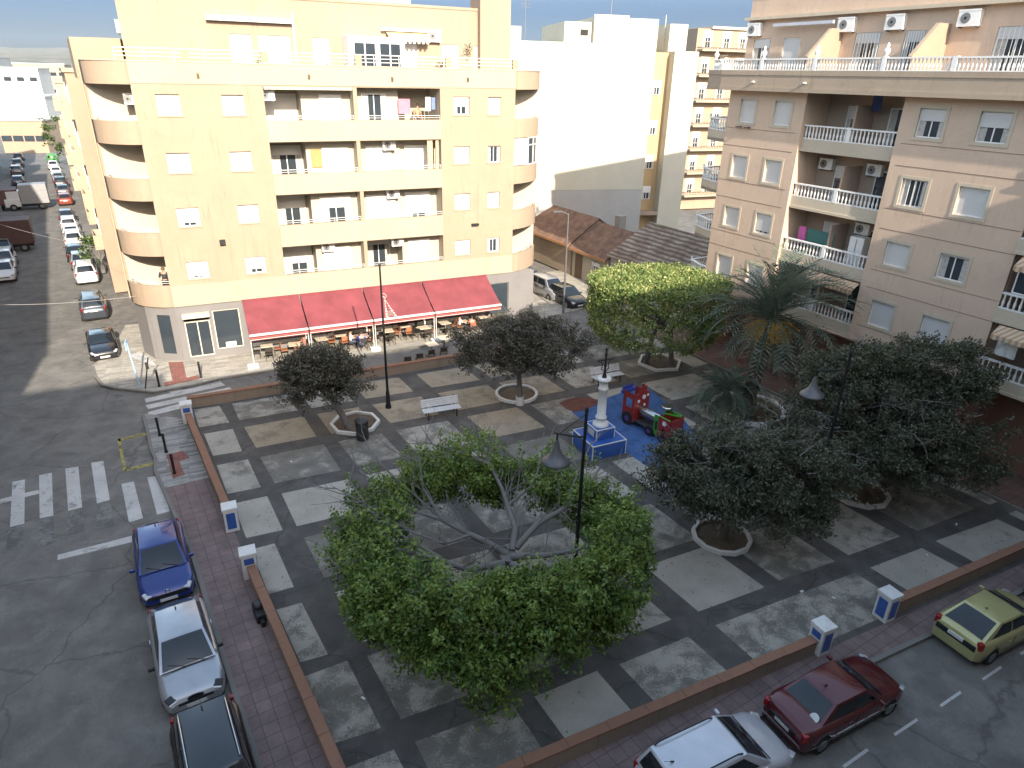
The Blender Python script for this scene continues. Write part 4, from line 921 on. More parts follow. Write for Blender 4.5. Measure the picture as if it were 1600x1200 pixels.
# ================================================================ benches, bin, bollards, signs
benchw = plain('bench_white',(.60,.60,.60),.55,0,.1,6)
def bench(c,az,label):
    Bn = thing('park_bench',label,'bench',tuple(c),R(az)); mb = MB()
    for k in range(5): mb.box(-1.0,1.0,-.28+k*.1,-.2+k*.1,.43,.465)
    mb.build('seat', benchw, Bn); mb = MB()
    for k in range(4): mb.cbox((0,.27+.035*k,.56+k*.1),(2.0,.03,.085),0,0,R(-15))
    mb.build('backrest', benchw, Bn)
    for x in (-.75,.75):
        mb = MB(); mb.tube([(x,-.26,0),(x,-.24,.42)],.03,6); mb.tube([(x,.3,0),(x,.2,.42)],.03,6); mb.tube([(x,-.28,.415),(x,.22,.415),(x,.30,.6),(x,.42,.95)],.025,6); mb.build('leg', blackm, Bn)
    return Bn
bench(G(690,650),AZ_A-3,'white slatted bench beside the tall lamp post'); bench(G(948,597),AZ_A,'white slatted bench at the far edge of the play surface behind the stone cross')
def bin_(c,label):
    T = thing('litter_bin',label,'litter bin',tuple(c)); mb = MB(); mb.lathe([(.27,0),(.29,.05),(.31,.85),(.33,.9),(.33,1.0)],18); mb.build('body', plain('bin_dark',(.03,.03,.032),.6), T); mb = MB(); mb.lathe([(.34,1.0),(.34,1.05),(.25,1.12),(.08,1.14)],18); mb.build('lid', plain('bin_lid',(.045,.045,.045),.6), T)
bin_(G(567,686),'dark round litter bin in front of the small leaning tree')
def bollard(c,label):
    T = thing('bollard',label,'bollard',tuple(c),0,'black bollards at the kerb'); mb = MB(); mb.lathe([(.075,0),(.075,.08),(.055,.12),(.055,.78),(.07,.8),(.07,.84),(.04,.86)],12); mb.build('post', blackm, T); mb = MB(); mb.lathe([(.03,.86),(.065,.91),(.065,.96),(.03,1.0)],12); mb.build('ball', blackm, T)
for p_,l in (((250,681),'black bollard on the left pavement, farthest of three'),((260,707),'black bollard on the left pavement, middle of three'),((273,740),'black bollard on the left pavement, nearest of three'),((249,604),'black bollard on the sunlit corner left of the red paving'),((314,590),'black bollard on the sunlit corner right of the red paving')): bollard(G(*p_),l)
c = G(219,606); T = thing('sign_post','pale blue sign post leaning on the sunlit street corner','sign post',tuple(c)); mb = MB(); mb.tube([(0,0,0),(-.35,.25,2.6)],.05,8); mb.build('pole', plain('pale_blue',(.30,.45,.58),.4), T); MB().cbox((-.36,.24,2.45),(.06,.5,.5),R(20)).build('sign_plate', plain('pale_blue',(.30,.45,.58),.4), T)
c = G(221,607); c.x += .22; T = thing('traffic_pole','dark slim pole with a small sign beside the pale blue post','pole',tuple(c)); mb = MB(); mb.tube([(0,0,0),(.35,.3,1.75)],.035,8); mb.build('pole', blackm, T); MB().cbox((.25,.2,1.3),(.16,.05,.4),R(30)).build('sign_plate', darkmetal, T)
# low grille box on the pavement wall
c = G(407,962); T = thing('black_box','black lidded box standing against the left wall on the pavement','box',tuple(c),R(AZ_S)); MB().box(-.38,.3,-.16,.18,0,.32).build('body', plain('matt_black',(.012,.012,.013),.6), T, bevel=.05); mb = MB(); mb.lathe([(.19,.32),(.2,.42),(.12,.47)],14,(.12,0,0)); mb.build('lid', plain('matt_black2',(.02,.02,.021),.5), T); mb = MB(); mb.cbox((-.48,.02,.1),(.2,.12,.2)); mb.build('handle', plain('matt_black',(.012,.012,.013)), T)
# ================================================================ stone cross
c = G(935,700); c = UV(*(UV2(c))); Mo = thing('monument','white round column with an iron cross on a blue tiled two step base','monument',tuple(c),R(AZ_A)-R(0))
def tilebase(s,z0,z1,nm):
    o = MB().box(-s,s,-s,s,z0,z1).build(nm, bluet, Mo); mb = MB(); e=.035
    for sx in (-1,1):
        for sy in (-1,1): mb.box(sx*s-e*sx*1.0,sx*(s+.008),sy*s-e*sy,sy*(s+.008),z0,z1-e)
    for sy in (-1,1): mb.box(-s-.008,s+.008,sy*(s+.008),sy*(s-e),z1-e+.001,z1+.006); mb.box(sy*(s+.008),sy*(s-e),-s+e,s-e,z1-e+.001,z1+.006)
    mb.build('white_edging', pilm, o); return o
tilebase(.92,0,.74,'lower_base'); b2 = tilebase(.5,.74,1.28,'upper_base')
MB().box(-.515,-.502,-.3,.25,.85,1.18).build('plaque', stucco('plaque_white',(.5,.5,.48)), b2)
mb = MB(); mb.lathe([(.38,1.285),(.38,1.36),(.3,1.42),(.24,1.5),(.23,1.62),(.27,1.66),(.27,1.72),(.21,1.76),(.2,3.1),(.235,3.13),(.235,3.2),(.2,3.24),(.2,3.5),(.25,3.54),(.33,3.6),(.34,3.68),(.28,3.72)],24); mb.build('column', pilm, Mo)
mb = MB(); mb.tube([(0,0,3.7),(0,0,5.1)],.05,8); mb.tube([(-.36,0,4.6),(.36,0,4.6)],.045,8); mb.lathe([(.12,3.71),(.08,3.9),(.05,4.0)],8)
for sx in (-1,1): mb.tube([(0,0,4.0),(sx*.2,0,4.15),(sx*.14,0,4.4),(sx*.28,0,4.58)],.022,6); mb.lathe([(.01,-.07),(.07,0),(.01,.07)],6,(sx*.38,0,4.6)); mb.tube([(0,sx*.05,3.75),(sx*.14,sx*.1,3.95),(0,sx*.06,4.2)],.02,6)
for z in (4.3,4.85,5.1): mb.lathe([(.01,-.08),(.09,0),(.01,.08)],6,(0,0,z))
mb.build('iron_cross', plain('dark_iron',(.03,.03,.03),.6,.3), Mo)
# ================================================================ play train
c = (G(985,655)+G(1048,690))/2; d = G(1048,692)-G(978,655); Tn = thing('play_train','red and green play train with black wheels on the blue soft surface','play equipment',tuple(c),math.atan2(d.y,d.x))
redp = plain('play_red',(.27,.03,.025),.4,0,.1,4); greenp = plain('play_green',(.06,.26,.03),.4,0,.1,4); bluep = plain('play_blue',(.04,.06,.28),.4); steel = plain('steel',(.5,.5,.5),.2,1,.05); whp = plain('play_white',(.7,.7,.7),.4)
mb = MB(); mb.box(-1.6,1.5,-.42,.42,.3,.36); mb.build('floor_board', plain('board_dark',(.05,.05,.055),.6), Tn)
for y in (-.45,.4):
    mb = MB(); fwall(mb,-1.6,-.75,.25,1.75,[(-1.42,-.98,.95,1.45)],y,.05); mb.build('cab_side', redp, Tn)
    mb = MB(); fwall(mb,.55,.85,.2,1.25,[(.62,.78,.45,1.0)],y,.05); mb.build('engine_side', greenp, Tn)
mb = MB(); mb.box(-.78,-.73,-.55,.55,.3,1.85); mb.prism([(-.3,0),(.3,0),(.2,.35),(-.2,.35)],0,.05); 
v0=len(mb.v)-16
fr = MB(); fr.box(-.78,-.73,-.55,.55,.3,1.8); fr.box(-.775,-.735,-.25,.3,1.8,2.15); fr.box(-.775,-.735,-.05,.12,2.15,2.3); fr.build('cab_front', redp, Tn)
ck = MB()
for y,z,r_ in ((.12,1.55,.12),(-.25,1.4,.08),(.2,1.1,.07),(.4,1.6,.07)): ck.disc((-.715,y,z),r_,16,'x',.03)
ck.build('dial', whp, Tn)
mb = MB(); mb.box(-1.75,-1.55,-.5,.5,1.55,1.7); mb.cbox((-1.68,-.1,1.78),(.06,.7,.25),0); mb.build('cab_name_board', bluep, Tn); MB().cbox((-1.72,-.1,1.8),(.02,.45,.12)).build('name_plate', whp, Tn)
mb = MB(); mb.tube([(-.7,0,.85),(.6,0,.85)],.27,18); mb.tube([(-.3,0,.85),(-.2,0,.85)],.285,18); mb.build('boiler', steel, Tn)
mb = MB(); mb.lathe([(.12,1.1),(.12,1.35),(.3,1.5),(.3,1.62),(.24,1.62)],16,(.75,.2,0)); mb.build('funnel', steel, Tn)
for y in (-.5,.44):
    mb = MB(); fwall(mb,.9,1.6,.2,1.3,[(1.12,1.38,.2,.75)],y,.05); mb.build('engine_front_side', redp, Tn)
mb = MB(); mb.box(1.55,1.6,-.45,.44,.25,1.25); mb.box(.86,.9,-.48,.47,.3,1.28); mb.build('engine_front', redp, Tn)
mb = MB(); mb.box(.9,1.55,-.5,-.4,1.25,1.3); mb.box(.6,1.5,.4,.5,1.26,1.32); mb.cbox((1.2,.1,1.33),(.9,.08,.06),.5); mb.build('roof_bar', greenp, Tn)
MB().disc((1.25,-.515,1.05),.12,16,'y',.03).build('headlamp', whp, Tn)
for x,r_ in ((-1.15,.36),(.35,.27),(1.2,.2)):
    for y in (-.52,.5): 
        o = MB().disc((x,y,r_),r_,20,'y',.06).build('wheel', plain('wheel_black',(.02,.02,.02),.5), Tn); MB().disc((x,y,r_),r_*.4,14,'y',.08).build('hub', plain('hub_purple',(.12,.05,.2),.5), o)
# ================================================================ cafe awnings, tables, people (in the frame of the cafe facade)
nAi = Vector((-DA.y,DA.x,0))
def cf(u,y,z=0): return OA+DA*u+nAi*y+Vector((0,0,z))
redcl = plain('awning_red',(.19,.042,.05),.85,0,.2,.9); whitest = plain('awning_white_edge',(.66,.62,.58),.8)
aw = [(2.02,5.38),(5.46,9.36),(9.44,13.42),(13.5,18.2)]
names = ['red cafe awning on the left end, next to the shop door','red cafe awning, second from the left with a smooth plain cloth','red cafe awning with a small pale tower emblem','wide red cafe awning on the right end']
for (u0,u1),lab in zip(aw,names):
    A_ = thing('cafe_awning',lab,'awning',tuple(cf(u0,0)),R(AZ_A),'red awnings over the cafe terrace'); L = u1-u0
    mb = MB(); n = 8; yf,zf = -2.62,2.03; vs=[]
    for j in range(2):
        for i in range(n+1):
            t=i/n; vs.append((0 if j==0 else L, -.04+(yf+.04)*t, 3.38+(zf-3.38)*t-.05*math.sin(math.pi*t)))
    top = vs; low = [(x,y,z-.02) for x,y,z in vs]; m_ = n+1
    mb.add(top,[(i,m_+i,m_+i+1,i+1)[::-1] for i in range(n)],0,True); mb.add(low,[(i,m_+i,m_+i+1,i+1) for i in range(n)],0,True); mb.build('awning_cloth', redcl, A_)
    MB().box(0,L,yf-.07,yf+.05,zf-.06,zf+.045).build('front_bar', whitest, A_)
    mb = MB(); mb.box(0,L,yf-.03,yf-.015,zf-.34,zf-.062); v = mb.build('valance', redcl, A_); MB().box(0,L,yf-.036,yf-.031,zf-.30,zf-.27).build('trim', whitest, v); MB().box(0,L,yf-.036,yf-.031,zf-.2,zf-.18).build('trim', plain('trim_orange',(.5,.2,.12),.8), v)
    MB().box(0,L,-.12,-.035,3.34,3.46).build('cassette', redcl, A_)
    mb = MB()
    for x in (.06,L-.06): mb.tube([(x,-.05,3.2),(x,-1.4,2.45),(x,yf,zf-.03)],.025,6)
    mb.build('arm', whitest, A_)
    for x in (.03,):
        mb = MB(); mb.tube([(x,yf,.2),(x,yf,zf-.06)],.03,8); mb.tube([(x-.14,yf,.2),(x-.14,yf,zf-.06)],.03,8) if u0>3 else None; mb.build('post', railm, A_)
        MB().cbox((x-.07,yf,.11),(.62,.42,.22)).build('base_weight', pilm, A_, bevel=.03)
    if 'emblem' in lab:
        def on(u,t,o=.014): return Vector((u,-.04+(yf+.04)*t,3.38+(zf-3.38)*t-.05*math.sin(math.pi*t)+o))
        em = MB(); cu = 1.15
        for k in range(7):
            t0 = .42+.08*k; t1 = t0+.055; w0,w1 = .03+.05*k,.03+.05*(k+1)*.95
            for sx in (-1,1): em.add([on(cu+sx*w0*.55,t0),on(cu+sx*w0,t0),on(cu+sx*w1,t1),on(cu+sx*w1*.5,t1)],[(0,1,2,3) if sx<0 else (3,2,1,0)])
        pts = [on(cu+.02+.16*math.cos(a)*(1-a/9),.28-.07*math.sin(a)*(1-a/9),.02) for a in np.linspace(-1.6,5.2,16)]; em.tube(pts,.018,5)
        em.tube([on(cu,.3,.02),on(cu,.5,.02)],.02,5); em.build('emblem', plain('emblem_pale',(.50,.44,.40),.8), A_)
        em = MB(); em.add([on(cu-.26,.93),on(cu+.3,.93),on(cu+.12,.76),on(cu-.1,.76)],[(0,1,2,3)]); em.build('emblem_base', plain('emblem_brown',(.20,.12,.10),.8), A_)
# tables and chairs
tabt = plain('table_cream',(.60,.52,.40),.5); chm = plain('chair_dark',(.035,.028,.022),.5,0,.2,10); woodc = plain('chair_wood',(.30,.12,.06),.5,0,.2,10)
def mk_table():
    T = thing('cafe_table','square cream cafe table','table'); MB().box(-.36,.36,-.36,.36,.72,.75).build('table_top', tabt, T, bevel=.01)
    mb = MB(); mb.tube([(0,0,.02),(0,0,.72)],.03,8); mb.cbox((0,0,.02),(.5,.07,.03)); mb.cbox((0,0,.025),(.07,.5,.03)); mb.build('pedestal', blackm, T); return T
def mk_chair(m):
    T = thing('cafe_chair','cafe chair','chair'); MB().box(-.21,.21,-.2,.2,.43,.47).build('seat', m, T, bevel=.01)
    mb = MB(); mb.box(-.2,.2,.19,.22,.6,.88); mb.tube([(-.2,.2,.44),(-.2,.22,.9)],.016,6); mb.tube([(.2,.2,.44),(.2,.22,.9)],.016,6); mb.build('backrest', m, T)
    for x,y in ((-.18,-.17),(.18,-.17),(-.18,.18),(.18,.18)): mb = MB(); mb.tube([(x,y,.43),(x*1.12,y*1.12,0)],.015,6); mb.build('leg', chm, T)
    return T
t0 = mk_table(); ch0 = mk_chair(chm); ch1 = mk_chair(woodc); used = set()
def place(proto,u,y,rz,label,group):
    o = proto if id(proto) not in used else copy_tree(proto); used.add(id(proto)); o.location = cf(u,y); o.rotation_euler = (0,0,R(AZ_A)+rz); o['label']=label; o['group']=group; return o
spots = [(3.0,-1.1,'left end awning'),(4.6,-1.5,'left end awning'),(6.3,-1.2,'second awning'),(7.6,-.9,'second awning'),(8.7,-1.7,'second awning'),(10.6,-1.3,'emblem awning'),(11.9,-.8,'emblem awning'),(13.0,-1.6,'emblem awning'),(14.6,-1.2,'right end awning'),(16.2,-1.5,'right end awning'),(17.4,-1.0,'right end awning')]
ordn = {'left end awning':['left','right'],'second awning':['left','middle','right'],'emblem awning':['left','middle','right'],'right end awning':['left','middle','right']}; cnt = {}
random.seed(4)
for u,y,wh in spots:
    k = cnt.get(wh,0); cnt[wh]=k+1; od = ordn[wh][k]
    place(t0,u,y,random.uniform(-.1,.1),f'square cream cafe table under the {wh}, {od} one','cafe tables under the red awnings')
    for q,(dx,dy,rz) in enumerate(((-.62,.0,math.pi/2),(.62,.05,-math.pi/2),(.05,-.62,math.pi))):
        pr = (ch1 if (q+k)%2 else ch0); 
        place(pr,u+dx,y+dy,rz+random.uniform(-.2,.2),f'{"wooden" if pr is ch1 else "dark"} cafe chair {["left of","right of","in front of"][q]} the {od} table under the {wh}','cafe chairs under the red awnings')
place(t0,12.5,-4.7,.1,'cream cafe table standing in the shaded lane by the back wall','cafe tables under the red awnings'); place(t0,13.6,-3.9,.0,'cream cafe table in the shaded lane, nearer the awnings','cafe tables under the red awnings')
for u,y,l in ((10.4,-6.0,'leftmost'),(11.2,-5.8,'second from the left'),(12.0,-5.5,'third from the left'),(12.9,-5.4,'rightmost')): place(ch0,u,y-.3,math.pi+random.uniform(-.2,.2),f'dark cafe chair in the shaded lane behind the back wall, {l}','dark chairs by the back wall')
# ---------------------------------------------------------------- people
skin = plain('skin',(.42,.24,.17),.55,0,.05); hairm = plain('hair_dark',(.03,.02,.015),.6); eyem = plain('eye_dark',(.02,.02,.02),.3)
def skinmesh(name, pts, edges, rads, mat, parent, root=0, sub=1):
    me = bpy.data.meshes.new(name); me.from_pydata(pts, edges, []); o = bpy.data.objects.new(name, me); COL.objects.link(o); o.parent = parent; me.materials.append(mat)
    md = o.modifiers.new('skin','SKIN'); md.use_smooth_shade = True
    for i,r_ in enumerate(rads): me.skin_vertices[0].data[i].radius = (r_,r_) if not hasattr(r_,'__len__') else r_
    me.skin_vertices[0].data[root].use_root = True
    s_ = o.modifiers.new('sub','SUBSURF'); s_.levels = sub; s_.render_levels = sub; return o
def person(loc, rz, label, shirt, trousers, hair, seated=True, arms='table'):
    P_ = thing('person',label,'person',tuple(loc),rz)      # faces local -y
    hp = .47 if seated else .88; k = hp
    J = {'pel':(0,0,hp+.03),'spi':(0,.02,k+.27),'chest':(0,.02,k+.45),'neck':(0,.0,k+.58),'head':(0,-.02,k+.70),'top':(0,-.02,k+.80)}
    for s_,n in ((-1,'l'),(1,'r')):
        J['sh'+n]=(s_*.19,.02,k+.50)
        if arms=='table': J['el'+n]=(s_*.25,-.12,k+.28); J['wr'+n]=(s_*.12,-.36,k+.30)
        else: J['el'+n]=(s_*.27,.02,k+.22); J['wr'+n]=(s_*.26,-.10,k+.02)
        J['hip'+n]=(s_*.09,0,hp)
        if seated: J['kn'+n]=(s_*.12,-.42,.48); J['an'+n]=(s_*.12,-.40,.07); J['to'+n]=(s_*.13,-.58,.04)
        else: J['kn'+n]=(s_*.1,-.03,.47); J['an'+n]=(s_*.1,.02,.07); J['to'+n]=(s_*.11,-.16,.04)
    names_ = list(J); ix = {n:i for i,n in enumerate(names_)}
    E = [('pel','spi'),('spi','chest'),('chest','neck'),('neck','head'),('head','top')]+[(a+n,b2+n) for n in 'lr' for a,b2 in (('sh','el'),('el','wr'),('hip','kn'),('kn','an'),('an','to'))]+[('chest','shl'),('chest','shr'),('pel','hipl'),('pel','hipr')]
    rr = {'pel':(.14,.11),'spi':(.13,.1),'chest':(.15,.11),'neck':.055,'head':(.085,.10),'top':(.06,.07),'sh':.065,'el':.045,'wr':.03,'hip':.085,'kn':.06,'an':.04,'to':.04}
    rd = [rr.get(n, rr.get(n[:2], rr.get(n[:3]))) for n in names_]
    skinmesh('body',[J[n] for n in names_],[(ix[a],ix[b2]) for a,b2 in E],rd,skin,P_)
    sn = ['pel','spi','chest','shl','shr','ell','elr']; skinmesh('shirt',[J[n] for n in sn],[(0,1),(1,2),(2,3),(2,4),(3,5),(4,6)],[(.155,.125),(.148,.118),(.168,.13),.082,.082,.062,.062],shirt,P_)
    tn = ['pel','hipl','hipr','knl','knr','anl','anr']; skinmesh('trousers',[J[n] for n in tn],[(0,1),(0,2),(1,3),(2,4),(3,5),(4,6)],[(.15,.12),.1,.1,.075,.075,.055,.055],trousers,P_)
    h = J['head']; mb = MB(); mb.lathe([(.02,.14),(.08,.12),(.108,.06),(.112,0),(.09,-.03)],12,(h[0],h[1]+.025,h[2]+.02)); mb.build('hair', hair, P_)
    mb = MB(); mb.cbox((-.035,h[1]-.095,h[2]+.01),(.02,.02,.014)); mb.cbox((.035,h[1]-.095,h[2]+.01),(.02,.02,.014)); mb.cbox((0,h[1]-.093,h[2]-.055),(.045,.015,.012)); mb.build('face', eyem, P_)
    mb = MB(); mb.cbox((0,h[1]-.105,h[2]-.02),(.025,.04,.045),0,0,.4)
    for s_ in (-1,1): mb.cbox((s_*.09,h[1]+.01,h[2]),(.02,.035,.05))
    mb.build('nose_and_ears', skin, P_)
    for n in 'lr':      # five fingers rooted in the palm
        wv_ = Vector(J['wr'+n]); d_ = (wv_-Vector(J['el'+n])).normalized(); sd2 = d_.cross(Vector((0,0,1))); sd2 = sd2.normalized() if sd2.length>.1 else Vector((1,0,0))
        mb = MB(); pc = wv_+d_*.05; mb.tube([wv_-d_*.01,pc,wv_+d_*.095],[.028,.036,.034],8)
        for q in range(4): b0 = wv_+d_*.09+sd2*(q-1.5)*.018; ln=(.06,.075,.07,.05)[q]; mb.tube([b0,b0+d_*ln*.6-Vector((0,0,.008)),b0+d_*ln-Vector((0,0,.03))],[.009,.008,.006],6)
        b0 = wv_+d_*.035+sd2*.032; mb.tube([b0,b0+d_*.025+sd2*.025,b0+d_*.055+sd2*.03],[.011,.009,.007],6); mb.build('hand', skin, P_)
    return P_
blue_s = plain('shirt_blue',(.06,.12,.5),.8); white_s = plain('shirt_white',(.6,.6,.58),.8); dark_s = plain('shirt_dark',(.03,.03,.035),.8); red_s = plain('shirt_rose',(.45,.16,.14),.8); tan_s = plain('shirt_tan',(.45,.27,.17),.8); grey_s = plain('shirt_grey',(.2,.2,.22),.8); jean = plain('jeans',(.05,.07,.12),.8); darkt = plain('trousers_dark',(.03,.03,.03),.8)
rA = R(AZ_A)
def sit(u,y,rz,lab,sh,tr,hr=hairm):
    return person(cf(u,y)+Vector((0,0,.0)), rA+rz, lab, sh, tr, hr)
sit(8.62,-2.32,math.pi,'person in a bright blue shirt seated with their back to the plaza',blue_s,jean); sit(9.32,-1.66,-math.pi/2,'person in dark clothes sitting right of the blue shirted person',dark_s,darkt)
sit(8.06,-1.7,math.pi/2,'person in a white shirt facing right across the cafe table',white_s,jean); sit(5.2,-1.46,-math.pi/2,'person in a rose top at the left end awning',red_s,darkt,plain('hair_fair',(.3,.2,.1),.6))
sit(16.25,-2.14,math.pi,'person in a rose top seated at the right end of the terrace',red_s,jean); sit(15.6,-1.5,math.pi/2,'person in a white top at the right end of the terrace',white_s,darkt); sit(18.0,-.96,-math.pi/2,'person in a grey top at the last table on the right',grey_s,darkt)
person(cf(14.0,1.25,ZB[3]-.84), rA+.3,'person in a tan top among the washing on the upper balcony',tan_s,darkt,hairm,False,'down'); person(cf(-1.95,1.0,ZB[0]-.84), rA-.1,'person in dark clothes on the lowest rounded corner balcony',dark_s,darkt,plain('hair_brown',(.12,.06,.03),.6),False,'down')
# washing
def cloth(loc,rz,w_,h,mat,label,cat='towel',name='towel'):
    mb = MB(); n=8; vs=[]
    for j in range(5):
        for i in range(n+1): vs.append(((i/n-.5)*w_, .03*math.sin(i*1.7)*(j/4), -h*j/4))
    m_=n+1; fs=[(j*m_+i,j*m_+i+1,(j+1)*m_+i+1,(j+1)*m_+i) for j in range(4) for i in range(n)]
    mb.add(vs,fs,0,True); mb.add([(x,y+.012,z) for x,y,z in vs],[f[::-1] for f in fs],0,True)
    o = mb.build(name, mat, None, loc, rz); tag(o,label,cat); return o
pinkc = plain('cloth_pink',(.55,.2,.26),.9); cloth(cf(13.0,.75,ZT[3]-.62),rA,.75,.85,pinkc,'pink towel hanging on the upper balcony beside the person'); cloth(cf(14.5,.6,ZT[3]-.5),rA,.35,.8,white_s,'white garment hanging at the right end of the upper balcony','garment','garment'); cloth(cf(14.85,.62,ZT[3]-.52),rA,.25,.7,plain('cloth_blue',(.15,.2,.35),.9),'bluish garment hanging on the upper balcony','garment','garment')
def rb(u,y,z): q = bl(u,y); return Vector((q[0],q[1],z))
cloth(rb(L0+1.9,.75,RT_[1]+.62),R(AZ_B),1.7,.95,plain('cloth_teal',(.05,.14,.13),.9),'teal cloth hung on the pink building balcony'); cloth(rb(L0+.75,.7,RT_[1]+.66),R(AZ_B),.45,.9,plain('cloth_magenta',(.45,.1,.30),.9),'magenta pink towel beside the teal cloth')
cloth(rb(SR+.9,-.2,RT_[0]+1.1),R(AZ_B),.8,.8,white_s,'white sheet drying over the lowest right balcony','sheet','sheet'); cloth(rb(mdl_:=-2.5,1.0,RT_[3]+1.5) if False else rb(-2.0,1.2,RT_[3]+1.5),R(AZ_B),.5,.7,plain('cloth_navy',(.04,.06,.16),.9),'navy cloth hanging high in the top balcony of the pink building')
f_ = thing('fridge','white upright cupboard standing on the pink building balcony','cupboard',tuple(rb(-1.2,1.2,RT_[1]-1.08)),R(AZ_B)); MB().box(-.4,.4,-.3,.3,0,1.75).build('body', whitep, f_, bevel=.02); MB().box(-.01,.01,-.32,-.302,.1,1.65).build('door_gap', greymetal, f_)
# ================================================================ vehicles
carglass = glass('car_glass',(.012,.016,.02),.03); tyre = plain('tyre',(.012,.012,.012),.8); rimm = plain('rim',(.33,.33,.34),.3,.8); lampw = plain('lamp_clear',(.5,.5,.5),.12,.3,.1,30); lampr = plain('lamp_red',(.25,.012,.012),.2); trimk = plain('trim_black',(.014,.014,.015),.45); chrome = plain('chrome',(.6,.6,.6),.15,1); platem = plain('plate_white',(.6,.6,.58),.5)
KINDS = {
 'hatch': dict(L=3.95,W=1.68,H=1.44,hood=[(0,.52),(.1,.64),(.45,.76),(1.0,.90),(1.2,.93),(3.55,.95),(3.85,.9),(3.95,.66)],cab=(.92,1.72,3.05,3.82),belt=.90),
 'coupe': dict(L=3.95,W=1.68,H=1.36,hood=[(0,.5),(.1,.6),(.45,.74),(1.05,.88),(1.3,.9),(3.6,.98),(3.88,.95),(3.95,.62)],cab=(.95,1.8,2.85,3.80),belt=.88),
 'sedan': dict(L=4.15,W=1.62,H=1.33,hood=[(0,.5),(.06,.66),(.5,.78),(1.15,.86),(1.3,.88),(3.2,.90),(3.6,.93),(4.05,.90),(4.15,.6)],cab=(1.08,1.72,2.85,3.50),belt=.86),
 'suv': dict(L=4.1,W=1.72,H=1.62,hood=[(0,.6),(.08,.76),(.5,.92),(1.0,1.0),(1.2,1.02),(3.9,1.05),(4.05,1.0),(4.1,.7)],cab=(.92,1.5,3.6,4.0),belt=1.0),
 'van': dict(L=4.1,W=1.7,H=1.58,hood=[(0,.55),(.08,.68),(.5,.84),(1.1,.97),(1.25,1.0),(3.95,1.03),(4.06,1.0),(4.1,.6)],cab=(1.0,1.75,3.75,4.03),belt=1.0)}
def interp(x,tab):
    for (a,b2),(c,d) in zip(tab,tab[1:]):
        if x <= c: return b2+(d-b2)*(x-a)/(c-a) if c>a else d
    return tab[-1][1]
